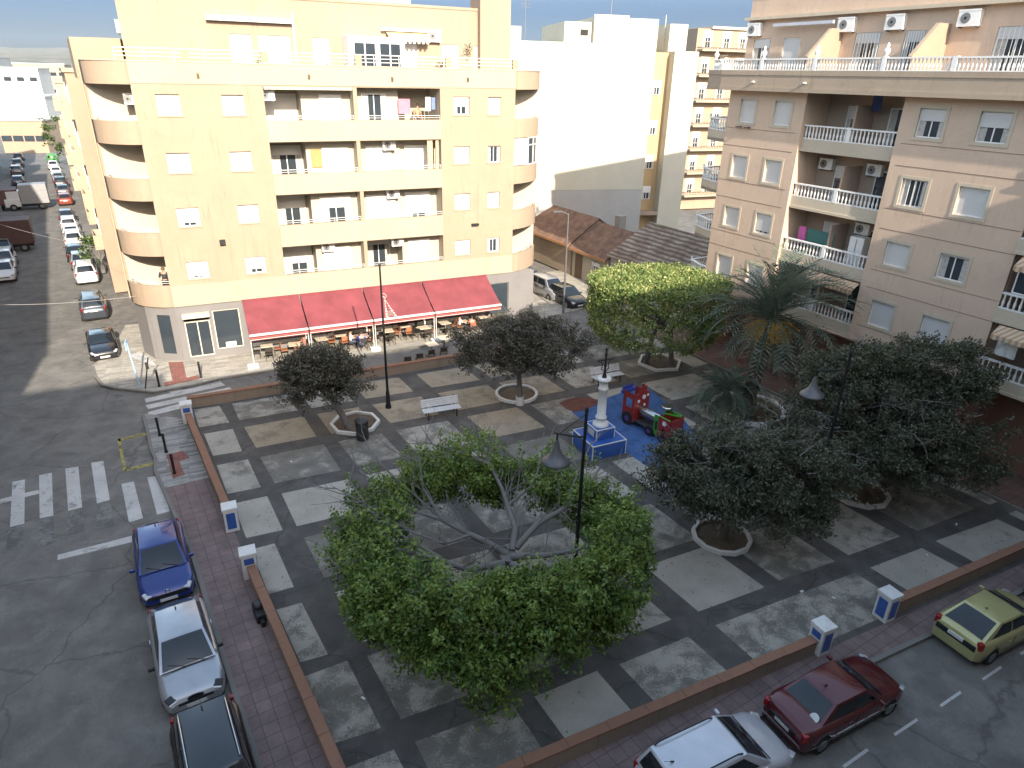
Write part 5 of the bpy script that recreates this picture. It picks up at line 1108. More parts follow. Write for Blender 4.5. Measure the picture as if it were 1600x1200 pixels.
def make_car(kind, loc, az, label, pm, cat='car', detail=True, group='parked cars', rails=False, glassroof=False, extra=None):
    K = KINDS[kind]; L,W,H = K['L'],K['W'],K['H']; T = thing('parked_car',label,cat,tuple(loc),R(az),group)
    wb = (.74,L-.72); ra = .33; xs = sorted({0,.05,.12,.25,.4,*np.linspace(.5,L-.5,26 if detail else 14).tolist(),L-.4,L-.25,L-.12,L-.05,L})
    mb = MB(); rings = []
    for x in xs:
        d0 = min(x,L-x); w = W/2*(1-.20*(1-min(1,d0/.55))**2); h = interp(x,K['hood']); zb = .20+.10*(1-min(1,d0/.3))
        for a in wb:
            if abs(x-a) < ra: zb = max(zb,.29+math.sqrt(ra*ra-(x-a)**2))
        zb = min(zb,h-.14); zm = max(zb+.04,h*.62); zn = max(zm+.02,h-.13)
        prof = [(w*.93,zb-.02 if zb<.35 else zb),(w*.985,zb+.02),(w,zm),(w*.985,zn),(w*.93,h-.035),(w*.78,h),(w*.4,h+.022),(0,h+.028)]
        rings.append([(L/2-x,y,z) for y,z in prof]+[(L/2-x,-y,z) for y,z in prof[:-1][::-1]])
    n = len(rings[0]); vs = [p for r_ in rings for p in r_]
    mb.add(vs,[(i*n+j,i*n+j+1,(i+1)*n+j+1,(i+1)*n+j) for i in range(len(xs)-1) for j in range(n-1)],0,True)
    k0 = len(xs)-1; mb.add(rings[0],[tuple(range(n))[::-1]],0); mb.add(rings[-1],[tuple(range(n))],0)
    xc,xf,xr,xb = K['cab']; zbelt = K['belt']; yb,yr = W/2*.925,W/2*.70
    def cor(x,y,z): return Vector((L/2-x,y,z))
    C = {'bfl':cor(xc,yb*.96,zbelt),'bfr':cor(xc,-yb*.96,zbelt),'bbl':cor(xb,yb*.90,zbelt+.03),'bbr':cor(xb,-yb*.90,zbelt+.03),'tfl':cor(xf,yr,H-.045),'tfr':cor(xf,-yr,H-.045),'tbl':cor(xr,yr*.96,H-.06),'tbr':cor(xr,-yr*.96,H-.06)}
    def patch(a,b2,c,d,bul,s0,s1,t0,t1,off=0,ns=8,nt=6,trap=0.):
        # a-b bottom edge, d-c top edge
        nrm_ = -(b2-a).cross(d-a).normalized(); vs=[]
        for j in range(nt+1):
            for i in range(ns+1):
                s_=s0+(s1-s0)*i/ns; t_=t0+(t1-t0)*j/nt
                p_=(a.lerp(b2,s_)).lerp(d.lerp(c,s_),t_)+nrm_*(bul*math.sin(math.pi*s_)**.7*1.0*(1 if bul<.03 else 1)*max(0,math.sin(math.pi*min(1,max(0,t_))))**.5+off); vs.append(p_)
        return vs,[(j*(ns+1)+i,j*(ns+1)+i+1,(j+1)*(ns+1)+i+1,(j+1)*(ns+1)+i)[::-1] for j in range(nt) for i in range(ns)]
    faces = {'front':(C['bfl'],C['bfr'],C['tfr'],C['tfl'],.06),'back':(C['bbr'],C['bbl'],C['tbl'],C['tbr'],.05),'left':(C['bbl'],C['bfl'],C['tfl'],C['tbl'],.035),'right':(C['bfr'],C['bbr'],C['tbr'],C['tfr'],.035),'top':(C['tfl'],C['tfr'],C['tbr'],C['tbl'],.05)}
    for k_,(a,b2,c,d,bu) in faces.items():
        if a is faces['front'][0] and k_=='front' and False: pass
        v_,f_2 = patch(a,b2,c,d,bu,0,1,0,1); mb.add(v_,f_2,0,True)
    body = mb.build('body', pm, T)
    def gl(nm,k_,s0,s1,t0,t1,m=carglass,par=T):
        a,b2,c,d,bu = faces[k_]; v_,f_2 = patch(a,b2,c,d,bu,s0,s1,t0,t1,.007); return MB().add(v_,f_2,0,True).build(nm,m,par)
    gl('windscreen','front',.05,.95,.04,.93)
    gl('rear_window','back',.07,.93,.10,.90)
    for k_,cuts in (('left',((.12,.47),(.50,.90))),('right',((.10,.50),(.53,.88)))):
        for s0,s1 in cuts: gl('side_window',k_,s0,s1,.12,.88)
    if glassroof: gl('glass_roof','top',.06,.94,.03,.97,carglass)
    MB().box(-L/2+.15,L/2-.15,-W/2*.85,W/2*.85,.14,.42).build('underside', trimk, T)
    for x in wb:
        for s_ in (-1,1):
            mbw = MB().disc((L/2-x,s_*(W/2-.10),.30),.30,20,'y',.20); o = mbw.build('wheel', tyre, T)
            mr = MB().disc((L/2-x,s_*(W/2-.10),.30),.185,16,'y',.212); mr.disc((L/2-x,s_*(W/2-.1),.30),.05,10,'y',.225); mr.build('rim', rimm, o)
    hf = interp(.12,K['hood']); hr_ = interp(L-.08,K['hood'])
    for s_ in (-1,1):
        mb = MB(); mb.cbox((L/2-.14,s_*W*.345,hf-.055),(.26,.30,.09),-s_*.45,0,0,.3); mb.build('headlight', lampw, T, bevel=.03)
        mb = MB(); mb.cbox((-L/2+.12,s_*W*.40,hr_-.10),(.16,.16,.26),s_*.35); mb.build('taillight', lampr, T, bevel=.025)
        mb = MB(); mb.cbox((L/2-xc-.28,s_*(W/2+.07),zbelt+.06),(.10,.17,.11)); mb.build('wing_mirror', trimk if extra!='bodymirror' else pm, T, bevel=.03)
    mb = MB(); mb.box(L/2-.045,L/2+.012,-.26,.26,.30,.41); mb.build('number_plate', platem, T); mb = MB(); mb.box(-L/2-.012,-L/2+.03,-.24,.24,hr_-.26,hr_-.15); mb.build('number_plate', platem, T)
    mb = MB(); mb.box(L/2-.06,L/2+.008,-.45,.45,.44,.53); mb.build('grille', trimk, T)
    if detail:
        mb = MB()
        for s_ in (-1,1):      # door shut lines, sills
            for x in (xc+.12,(xc+xb)/2-.1,xb-.55): mb.box(L/2-x-.006,L/2-x+.006,s_*(W/2-.004),s_*(W/2+.003),.42,zbelt-.08)
            mb.box(L/2-wb[1]+ra,L/2-wb[0]-ra,s_*(W/2-.01),s_*(W/2+.004),.2,.26)
        mb.build('door_seam', trimk, T)
        mb = MB(); 
        for s_ in (-1,1): mb.box(L/2-(xc+xb)/2-.28,L/2-(xc+xb)/2-.12,s_*(W/2),s_*(W/2+.025),zbelt-.17,zbelt-.14)
        mb.build('door_handle', pm, T)
        mb = MB(); a,b2,c,d,_ = faces['front']
        for s0 in (.2,.55): p0=a.lerp(b2,s0)+Vector((.02,0,.02)); p1=a.lerp(b2,s0+.3).lerp(d.lerp(c,s0+.3),.2)+Vector((.05,0,.05)); mb.tube([p0,p1],.01,5)
        mb.build('wiper', trimk, T)
        mb = MB(); mb.tube([(L/2-xr+.25,0,H-.03),(L/2-xr+.15,0,H+.02)],.02,6); mb.tube([(L/2-xr+.15,0,H+.02),(L/2-xr-.05,0,H+.14)],.005,5); mb.build('aerial', trimk, T)
        mb = MB(); mb.box(L/2-xc+.02,L/2-xc+.05,-W*.40,W*.40,zbelt+.012,zbelt+.03); mb.build('cowl', trimk, T)
    if rails:
        for s_ in (-1,1): mb = MB(); mb.tube([(L/2-xf-.1,s_*yr*.92,H-.03),(L/2-xf-.25,s_*yr*.92,H+.03),(L/2-xr+.25,s_*yr*.92,H+.03),(L/2-xr+.1,s_*yr*.92,H-.04)],.02,6); mb.build('roof_rail', chrome if rails=='c' else trimk, T)
    return T,K
pb = {k:paint('car_'+k,c,m_,r_) for k,c,m_,r_ in (('blue',(.012,.03,.17),.25,.25),('silver',(.36,.37,.39),.55,.3),('dark',(.012,.013,.016),.2,.22),('maroon',(.085,.010,.014),.25,.28),('lightsilver',(.52,.53,.56),.3,.3),('limegold',(.44,.41,.19),.35,.32),('white',(.62,.62,.62),.0,.3),('grey',(.10,.10,.105),.4,.3),('palegrey',(.30,.30,.30),.4,.3),('red',(.22,.045,.025),.1,.3),('green',(.07,.22,.06),.0,.4),('slate',(.05,.06,.075),.3,.3))}
def hd(az): return dirv(az)
T_,K_ = make_car('hatch',Vector((-12.2,18.95,RZ)),-59.3,'dark blue hatchback first in the row beside the left pavement',pb['blue'],extra='bodymirror')
L=K_['L']; mb = MB(); e=[(L/2+.006,0,.62)]; mb.tube([(L/2-.02,-.07,.60),(L/2-.03,-.05,.68),(L/2-.03,0,.71),(L/2-.03,.05,.68),(L/2-.02,.07,.60)],.014,6); mb.build('badge', chrome, T_)
mb = MB(); mb.box(L/2-.1,L/2+.01,-.6,.6,.47,.57); mb.build('lower_grille', trimk, T_)
T_,K_ = make_car('hatch',Vector((-9.58,14.92,RZ)),-57.8,'silver hatchback with an oval black grille beside the left pavement',pb['silver'])
mb = MB(); vs=[(L/2-.02+.03*math.cos(a)*0,.20*math.cos(a),.60+.085*math.sin(a)) for a in np.linspace(0,2*math.pi,20,endpoint=False)]; mb.add([(x+.03,y,z) for x,y,z in vs],[tuple(range(20))]); mb.tube([(x+.03,y,z) for x,y,z in vs]+[(vs[0][0]+.03,vs[0][1],vs[0][2])],.014,6); mb.build('oval_grille', trimk, T_)
mb = MB(); 
for s_ in (-1,1): mb.cbox((L/2-.17,s_*.56,.63),(.22,.36,.08),-s_*.45,0,0,.3)
mb.build('headlight_mask', trimk, T_, bevel=.03)
q = G(312,1092,1.55); T_,K_ = make_car('suv',Vector((q.x,q.y,RZ))+hd(-58)*1.62,-58,'dark car with roof rails at the bottom left edge',pb['dark'],rails='c')
# near street
T_,K_ = make_car('sedan',Vector((9.3,13.7,RZ)),27,'dark red saloon parked beside the near wall',pb['maroon'],extra='bodymirror')
L,W = K_['L'],K_['W']; mb = MB()
for s_ in (-1,1): mb.box(-L/2+.25,L/2-.25,s_*(W/2-.005),s_*(W/2+.012),.40,.45)
mb.box(-L/2-.02,-L/2+.02,-W*.40,W*.40,.40,.46); mb.build('bumper_trim', chrome, T_)
mb = MB(); mb.lathe([(.13,0),(.13,.006)],16,(0,0,0)); o = mb.build('sticker', platem, T_, (-L/2+.66,-.42,.965)); o.rotation_euler = (0,R(-38),0)
mb = MB(); mb.box(-L/2-.006,-L/2+.05,-.42,.42,.60,.72); mb.build('rear_panel', trimk, T_)
T_,K_ = make_car('coupe',Vector((15.75,16.85,RZ)),26.5,'pale yellow green three door hatchback parked by the right wall',pb['limegold'],extra='bodymirror')
mb = MB(); mb.box(-1.985,-1.9,-.62,.62,.62,.80); mb.build('rear_spoiler_glass', carglass, T_)
make_car('van',Vector((5.35,11.55,RZ)),26.5,'pale silver estate with roof rails at the bottom edge behind the red saloon',pb['lightsilver'],rails=True,extra='bodymirror')
make_car('hatch',Vector((20.2,19.0,RZ)),26.5,'black car cut off by the right edge beyond the yellow green hatchback',pb['dark'])
# left street, right-hand row (seen from behind), nearest first: pixel of the middle of the lower rear edge
row = [((166,566),'sedan','dark','glossy black car parked at the sunlit corner',-57,0),((151,503),'suv','slate','dark estate with red tail lights behind the glossy black car',122.4,1),((139,446),'suv','white','white hatchback with black roof rails, nearest white car in the left street',122.4,1),((130,424),'hatch','palegrey','grey car just beyond the nearest white car',122.4,0),((123,411),'hatch','dark','dark hatchback between the grey car and two white cars',122.4,0),((119,390),'suv','white','white car, second of the white cars going up the left street',122.4,0),((115,377),'hatch','white','white car, third of the white cars going up the left street',122.4,0),((111,365),'van','white','tall white van with an open rear in the left street row',122.4,0),((107,350),'hatch','grey','dark grey car just beyond the white van',122.4,0),
       ((104,322),'hatch','red','orange red car at the junction in the left street',122.4,0),((101,307),'hatch','grey','grey car behind the orange red car',122.4,0),((97,295),'suv','dark','dark car far up the left street, second beyond the orange red car',122.4,0),((93,286),'hatch','palegrey','pale grey car far up the left street under the tree',122.4,0),((90,277),'van','white','small white van far up the left street',122.4,0),((85,266),'hatch','white','far white car near the green bin in the left street',122.4,0)]
for (p_,kd,col,lab,az,rl) in row:
    q = G(*p_,RZ); back = hd(122.4)*(KINDS[kd]['L']/2); make_car(kd,q+back,az,lab,pb[col],detail=False,rails=rl and True)
lrow = [((8,441),'hatch','white','white car nearest in the shaded left row'),((9,424),'suv','white','white car second in the shaded left row'),((6,402),'hatch','palegrey','pale car third in the shaded left row'),((30,291),'hatch','slate','dark car far up the shaded side, nearest of four'),((28,275),'suv','grey','dark car far up the shaded side, second of four'),((29,262),'hatch','slate','dark car far up the shaded side, third of four'),((30,252),'hatch','dark','dark car far up the shaded side, last of four')]
for p_,kd,col,lab in lrow:
    q = G(*p_,RZ); make_car(kd,q+hd(122.4)*1.5,122.4 if p_[0]>12 else -57.6,lab,pb[col],detail=False)
# right street
for p_,kd,col,lab in (((832,446),'hatch','blue','blue car parked along the right-hand street behind the cafe corner'),((873,470),'suv','silver','silver hatchback in front of the small houses in the right-hand street'),((902,482),'hatch','dark','dark car in the right-hand street half hidden by the bright green tree')):
    q = G(*p_,RZ); make_car(kd,q+hd(122)*1.6,-58,lab,pb[col],detail=False)
def truck(p_,az,lab,bm,L=4.6,h=3.0,w_=2.3):
    q = G(*p_,RZ)+hd(122.4)*L/2; T = thing('box_truck',lab,'truck',tuple(q),R(az)); MB().box(-L/2,L/2-1.7,-w_/2,w_/2,.75,h).build('cargo_box', bm, T, bevel=.04)
    mb = MB(); mb.box(L/2-1.65,L/2,-w_/2+.1,w_/2-.1,.45,1.4); mb.prism([(L/2-1.65,-w_/2+.1),(L/2-.3,-w_/2+.15),(L/2-.3,w_/2-.15),(L/2-1.65,w_/2-.1)],1.401,2.3); mb.build('cab', pb['white'], T, bevel=.05)
    MB().box(L/2-.29,L/2-.26,-w_/2+.25,w_/2-.25,1.45,2.2).build('windscreen', carglass, T); MB().box(-L/2+.1,L/2-.1,-w_/2+.3,w_/2-.3,.45,.74).build('chassis', trimk, T)
    for x in (-L/2+.9,L/2-.8):
        for s_ in (-1,1): o = MB().disc((x,s_*(w_/2-.2),.4),.4,18,'y',.26).build('wheel', tyre, T); MB().disc((x,s_*(w_/2-.2),.4),.2,12,'y',.275).build('rim', rimm, o)
    for s_ in (-1,1): MB().box(-L/2-.03,-L/2-.002,s_*.9-.1,s_*.9+.1,.8,.95).build('taillight', lampr, T)
truck((46,331),212,'white box truck in the shade of the left street with a sunlit roof edge',plain('truck_white',(.26,.26,.265),.5)); truck((12,400),212,'dark red box truck at the left edge of the left street',plain('truck_red',(.07,.035,.03),.6)); truck((18,330),122.4,'dark brown van with a pale roof far up the left street',plain('truck_brown',(.10,.05,.045),.6),4.6,2.5,2.0)
q = G(84,256,RZ); T = thing('bottle_bank','bright green recycling container at the far end of the left street','container',tuple(q)); mb = MB(); mb.lathe([(.8,0),(.95,.3),(.95,1.3),(.6,1.8),(.1,1.9)],14); mb.build('body', pb['green'], T); mb = MB(); mb.disc((0,-.9,1.3),.2,12,'y',.2); mb.build('opening', trimk, T)
# overhead cables
def cable(a,b2,sag,lab):
    a,b2 = Vector(a),Vector(b2); pts=[a.lerp(b2,t)-Vector((0,0,sag*4*t*(1-t))) for t in np.linspace(0,1,16)]; tag(MB().tube(pts,.012,4).build('cable', plain('cable_grey',(.35,.33,.31),.6)),lab,'cable')
cable(cf(-3.2,1.2,4.0),(-33,36,4.0),.35,'thin overhead cable crossing the left street at the sunlit corner'); cable(cf(-4.8,9,5),(-46,56,5.2),.3,'thin overhead cable crossing the left street further up')
# ================================================================ trees
bark = stucco('bark_grey', (.17,.155,.145), (.07,.06,.05), .5, .3); barkpale = stucco('bark_pale', (.175,.16,.145), (.14,.12,.10), .4, .2)
leafbig = leafmat('leaf_bright', (.04,.085,.018), (.12,.21,.035), (.23,.30,.06)); leafdark = leafmat('leaf_dusty', (.033,.041,.024), (.083,.093,.054), (.145,.145,.09), .15); leaffar = leafmat('leaf_brown_green',(.045,.044,.033),(.10,.095,.07),(.16,.15,.11),.15); leafclip = leafmat('leaf_clipped', (.07,.12,.035), (.18,.27,.065), (.36,.40,.13)); leafstreet = leafmat('leaf_street',(.03,.06,.02),(.07,.12,.035),(.12,.16,.05))
young_lit_big = leafmat('young_lit_bright',(.10,.17,.03),(.19,.27,.05),(.30,.36,.09)); YOUNG = {'leaf_dusty':leafmat('young_dusty',(.075,.08,.05),(.12,.125,.08),(.17,.165,.11)),'leaf_brown_green':leafmat('young_brown_green',(.08,.075,.05),(.12,.11,.08),(.16,.14,.1)),'leaf_clipped':leafmat('young_clipped',(.28,.33,.09),(.40,.42,.15),(.50,.45,.22)),'leaf_street':leafmat('young_street',(.09,.14,.04),(.15,.2,.06),(.2,.24,.08))}
def leaf_obj(name, P, size, mat, parent, up=.35, seed=1, aspect=.55, young=None, ymask=None):
    r_ = np.random.default_rng(seed); n = len(P); P = np.asarray(P,float)
    d = r_.normal(size=(n,3)); d /= np.linalg.norm(d,axis=1,keepdims=True); nn = r_.normal(size=(n,3)); nn[:,2] += up*3; nn -= d*(nn*d).sum(1,keepdims=True); nn /= np.linalg.norm(nn,axis=1,keepdims=True)+1e-9
    s_ = np.cross(nn,d); L = size*r_.uniform(.6,1.35,(n,1)); v = np.empty((n,4,3)); v[:,0]=P; v[:,1]=P+d*L*.5+s_*L*aspect*.5; v[:,2]=P+d*L; v[:,3]=P+d*L*.5-s_*L*aspect*.5
    me = bpy.data.meshes.new(name); me.vertices.add(n*4); me.vertices.foreach_set('co',v.ravel()); me.loops.add(n*4); me.loops.foreach_set('vertex_index',np.arange(n*4,dtype=np.int32)); me.polygons.add(n); me.polygons.foreach_set('loop_start',np.arange(0,n*4,4,dtype=np.int32)); me.polygons.foreach_set('loop_total',np.full(n,4,np.int32))
    me.materials.append(mat)
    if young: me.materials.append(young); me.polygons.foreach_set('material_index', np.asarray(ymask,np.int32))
    me.update(calc_edges=True); me.validate(); o = bpy.data.objects.new(name,me); COL.objects.link(o); o.parent = parent; return o
def clumps(cent, rad, per, seed=1, young=.0, zr=None):
    # young: share of clumps that are fresh growth, weighted to the top by zr for a sunlit look; returns points and the mask
    r_ = np.random.default_rng(seed); out=[]; ym=[]
    for c,rd in zip(cent,rad):
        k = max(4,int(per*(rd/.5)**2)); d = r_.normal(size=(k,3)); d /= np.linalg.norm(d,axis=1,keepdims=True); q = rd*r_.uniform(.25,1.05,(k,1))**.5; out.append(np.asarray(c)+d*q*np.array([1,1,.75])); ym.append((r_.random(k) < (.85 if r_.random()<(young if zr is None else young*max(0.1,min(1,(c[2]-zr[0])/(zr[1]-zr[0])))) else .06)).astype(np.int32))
    return np.concatenate(out), np.concatenate(ym)
def lump(cc, cr_, c, r_, n, rnd, rad):
    # one boss of a crown: small clumps over its upper and outer side, a few inside
    for _ in range(n):
        d = Vector((rnd.gauss(0,1),rnd.gauss(0,1),rnd.gauss(.35,1))).normalized(); e = r_*rnd.uniform(.55,1.0)
        cc.append((c[0]+d.x*e,c[1]+d.y*e,c[2]+d.z*e*.8)); cr_.append(rnd.uniform(*rad))
def jit(pts, r0, r1):
    n = len(pts); return [r0+(r1-r0)*i/(n-1) for i in range(n)]
def branchy(mb, start, dirs, length, r0, depth, rnd, spread=.6, lift=.15, seg=4):
    p_ = Vector(start); d = Vector(dirs).normalized(); pts=[p_.copy()]
    for i in range(seg):
        d = (d+Vector((rnd.gauss(0,.16),rnd.gauss(0,.16),rnd.gauss(lift*.4,.12)))).normalized(); p_ = p_+d*length/seg; pts.append(p_.copy())
    mb.tube(pts, jit(pts,r0,r0*.35), 5 if r0<.03 else 7, cap=True)
    ends=[pts[-1]]
    if depth>0:
        for k in range(rnd.choice((2,3))):
            i = rnd.randint(1,seg); dd = (d+Vector((rnd.gauss(0,spread),rnd.gauss(0,spread),rnd.gauss(lift,.3)))).normalized(); ends += branchy(mb,pts[i],dd,length*rnd.uniform(.5,.8),r0*.5,depth-1,rnd,spread,lift,3)
    return ends
# ---- the big pruned ficus in the middle
base = Vector((.05,17.3,0)); T = thing('ficus_tree','big pruned ficus with a bare branched centre and a bright green ring of leaves','tree',tuple(base))
def q3(px,py,z): return G(px,py,z)-base
mb = MB(); rnd = random.Random(12)
mb.tube([(0,0,-.05),(.02,0,.5),(0,-.03,1.2),(-.02,-.1,1.9),(-.05,-.2,2.45)],[.30,.24,.21,.22,.27],10)
limbs = [[(792,866,2.4),(762,848,2.75),(735,835,3.0),(690,812,3.2),(640,795,3.5),(560,735,4.2)],[(800,860,2.5),(805,825,2.9),(793,790,3.2),(785,765,3.5),(765,725,4.1),(752,690,4.6)],[(806,856,2.5),(840,818,3.0),(880,795,3.35),(915,765,3.8),(938,730,4.3)],[(800,870,2.45),(850,868,2.75),(900,860,3.1),(960,835,3.6)],[(786,880,2.4),(730,890,2.8),(680,872,3.1),(620,858,3.5),(540,880,3.9)],[(786,885,2.35),(755,905,2.7),(700,930,3.2),(660,950,3.4)],[(800,882,2.35),(835,900,2.7),(870,880,3.0),(930,890,3.4)],[(692,813,3.2),(655,780,3.5),(610,740,4.0),(570,700,4.6)],[(735,835,3.0),(695,850,3.2),(640,830,3.5),(575,790,4.0),(520,760,4.3)],[(793,790,3.2),(830,760,3.6),(845,725,4.2),(850,675,4.9)],[(690,872,3.1),(640,845,3.4),(580,800,3.9),(545,750,4.4)],[(870,880,3.0),(915,910,3.2),(975,925,3.4)],[(765,725,4.1),(700,700,4.5),(660,690,4.7)],[(690,812,3.25),(660,760,3.8),(655,710,4.5)],[(880,795,3.35),(905,735,4.2),(925,690,4.9)],[(790,890,2.4),(800,940,2.9),(820,985,3.2)]]
ends=[]
for k,l in enumerate(limbs):
    P_ = [q3(*a) for a in l]; r0 = (.12 if k<7 else .055); mb.tube(P_, jit(P_,r0,r0*.28), 8)
    for i in range(1,len(P_)):
        for _ in range(4 if k<7 else 3):
            t_ = rnd.random(); s_ = P_[i-1].lerp(P_[i],t_); out = Vector((s_.x,s_.y,0)); out = out.normalized() if out.length>.2 else Vector((rnd.gauss(0,1),rnd.gauss(0,1),0)); ends += branchy(mb,s_,out+Vector((rnd.gauss(0,.6),rnd.gauss(0,.6),.25)),rnd.uniform(.7,1.6),.022,1,rnd)
mb.build('trunk', barkpale, T)
cc=[]; cr_=[]; CX,CY=-.6,-.45
k = 0
while k < 400:
    th = rnd.uniform(0,2*math.pi); nearf = .5-.5*math.sin(th)          # 1 on the camera side
    rin = 2.6-.35*nearf**2+.8*max(0,math.cos(th))+.35*max(0,-math.cos(th)); rr = (4.65-.62*nearf**2)*(1+.06*math.sin(3*th+1)+.05*math.sin(7*th)+rnd.gauss(0,.03)); r1 = rin+(rr-rin)*math.sqrt(rnd.random())
    f = (r1-rin)/max(.3,rr-rin); ztop = 4.15-.2*nearf-1.0*max(0,f)**2.2; zlow = 2.5-.75*f-.1*nearf
    if nearf < .45:                                    # the far side is thinner with gaps
        if rnd.random() < .30+.30*math.sin(5*th+2): k += 1; continue
        ztop -= .25
    z = zlow+(ztop-zlow)*(rnd.random()**.55); k += 1
    lump(cc,cr_,(CX+r1*math.cos(th),CY+r1*math.sin(th),z),rnd.uniform(.45,.8),rnd.randint(9,14),rnd,(.18,.34))
for k in range(130):                                   # shoots standing out of the clipped outline
    th = rnd.uniform(0,2*math.pi); rr = rnd.uniform(3.2,5.0); x,y = CX+rr*math.cos(th),CY+rr*math.sin(th); z = rnd.uniform(3.2,4.4)-.9*max(0,rr-4.2)
    for q in range(5): cc.append((x+.06*q*math.cos(th)+rnd.gauss(0,.04),y+.06*q*math.sin(th)+rnd.gauss(0,.04),z+.13*q)); cr_.append(rnd.uniform(.10,.17))
for a in ((740,690,4.9),(725,672,5.0),(762,682,5.0),(640,715,4.7),(655,700,4.8),(700,690,4.6),(590,740,4.5),(850,705,4.7),(845,745,4.4)):
    p_ = q3(*a); 
    for _ in range(4): cc.append((p_.x+rnd.gauss(0,.25),p_.y+rnd.gauss(0,.2),p_.z-.3+rnd.gauss(0,.25))); cr_.append(rnd.uniform(.2,.34))
P_,Y_ = clumps(cc,cr_,130,3,.75,(2.6,4.4)); leaf_obj('crown', P_, .125, leafbig, T, .5, 4, young=young_lit_big, ymask=Y_)  # fresh leaves gather towards the top, a sunlit look put into the colour
# ---- other broad-leaved trees: base, lobes (centre, rx, ry, rz), label
def roundtree(name,label,base,trunks,lobes,nclump,mat,seed,size=.15,per=34,twigs=0,barkm=None,rad=(.3,.6),flat=False,paint_z=0):
    rnd = random.Random(seed); T = thing(name,label,'tree',tuple(base)); mb = MB(); B0 = Vector(base)
    for pts in trunks:
        P_=[Vector(p_) for p_ in pts]; mb.tube(P_, jit(P_,.2 if len(trunks)==1 else .17,.12), 10)
        for (c,rx,ry,rz) in lobes:
            for _ in range(6):
                tgt = Vector(c)+Vector((rnd.uniform(-.7,.7)*rx,rnd.uniform(-.7,.7)*ry,rnd.uniform(-.2,.5)*rz)); m_ = P_[-1].lerp(tgt,.5)+Vector((rnd.gauss(0,.2),rnd.gauss(0,.2),.15)); mb.tube([P_[-1]-Vector((0,0,.15)),m_,tgt],[.08,.05,.02],7)
    cc=[]; cr_=[]
    for (c,rx,ry,rz) in lobes:
        for _ in range(nclump):
            if not flat:
                d=Vector((rnd.gauss(0,1),rnd.gauss(0,1),rnd.gauss(.15,1))).normalized(); e=rnd.uniform(.6,.92)*(1+.08*math.sin(4*math.atan2(d.y,d.x)+seed)); R_=rnd.uniform(.4,.75)
                if _ % 8 == 0: lump(cc,cr_,(c[0]+d.x*e*rx,c[1]+d.y*e*ry,c[2]+d.z*e*rz),R_,rnd.randint(8,13),rnd,(rad[0]*.6,rad[1]*.62))
                elif _ % 8 == 1:
                    a_=math.atan2(d.y,d.x)
                    for q in range(4): cc.append((c[0]+d.x*rx*(.95+.07*q),c[1]+d.y*ry*(.95+.07*q),c[2]+d.z*rz*(.95+.09*q))); cr_.append(rnd.uniform(.10,.18))
                continue
            if flat:
                th=rnd.uniform(0,6.283); q=math.sqrt(rnd.random()); e=.8+.2*rnd.random(); wh=rnd.random()
                if wh<.5: p_=(q*math.cos(th)*.97,q*math.sin(th)*.97,.92*(1-.12*q**4)+rnd.gauss(0,.035))
                else: p_=(math.cos(th)*(.93+.04*rnd.random()),math.sin(th)*(.93+.04*rnd.random()),rnd.uniform(-.95,.9)); k_=1-.22*max(0,-p_[2])**2; p_=(p_[0]*k_,p_[1]*k_,p_[2])
            else:
                d=Vector((rnd.gauss(0,1),rnd.gauss(0,1),rnd.gauss(0,1))).normalized(); e=rnd.uniform(.62,1.0)*(1+.10*math.sin(4*math.atan2(d.y,d.x)+seed)+.08*math.sin(9*math.atan2(d.y,d.x)+2*seed)); p_=(d.x*e,d.y*e,d.z*e)
                if rnd.random()<.10: p_ = tuple(v_*1.12 for v_ in p_)
            cc.append((c[0]+p_[0]*rx,c[1]+p_[1]*ry,c[2]+p_[2]*rz)); cr_.append(rnd.uniform(*rad))
    if twigs:
        tw = MB()
        for _ in range(twigs):
            c,rx,ry,rz = rnd.choice(lobes); th=rnd.uniform(0,6.283); q=math.sqrt(rnd.random())*.85; st=Vector((c[0]+q*rx*math.cos(th),c[1]+q*ry*math.sin(th),c[2]+rz*math.sqrt(max(.05,1-q*q))*.9)); branchy(tw,st,Vector((rnd.gauss(0,1),rnd.gauss(0,1)-.3,.25)),rnd.uniform(.7,1.5),.022,2,rnd,.5,.05)
        tw.build('bare_twigs', barkpale, T)
    tk = mb.build('trunk', barkm or bark, T)
    if paint_z: MB().tube([trunks[0][0],Vector(trunks[0][0]).lerp(Vector(trunks[0][1]),paint_z)],[.225,.215],12).build('white_painted_foot', pilm, tk)
    P_,Y_ = clumps(cc,cr_,per,seed+5,.26); leaf_obj('crown', P_, size, mat, T, .3, seed+9, young=YOUNG[mat.name], ymask=Y_)
    return T
b = G(545,668); roundtree('leaning_tree','small dark leaning tree beside the litter bin, left of the lamp post',b,[[(0,0,0),(-.3,-.02,.8),(-.75,-.05,1.7)]],[((-1.0,-.3,2.75),2.25,2.0,1.3),((-1.2,.1,3.2),1.6,1.5,.9)],260,leaffar,31,.12,130,5)
b = G(812,632); roundtree('dark_tree','dark spreading tree with a white painted foot in front of the cafe terrace',b,[[(0,0,0),(-.02,.02,.9),(-.1,.05,1.9)]],[((-1.3,0,3.3),2.4,2.2,1.25),((1.2,-.1,3.35),2.6,2.2,1.2),((-.1,.2,3.9),2.3,2.0,.9)],260,leaffar,32,.12,130,8,paint_z=.55)
b = (G(1010,565)+G(1048,578))/2; roundtree('clipped_tree','bright green clipped flat topped tree on two trunks behind the playground',b,[[(-.75,.3,0),(-.6,.3,1.2),(-.4,.2,2.2)],[(.75,-.3,0),(.6,-.2,1.2),(.5,0,2.3)]],[((-.75,-.9,4.0),4.0,3.3,1.95)],1900,leafclip,33,.15,75,0,rad=(.2,.44),flat=True)
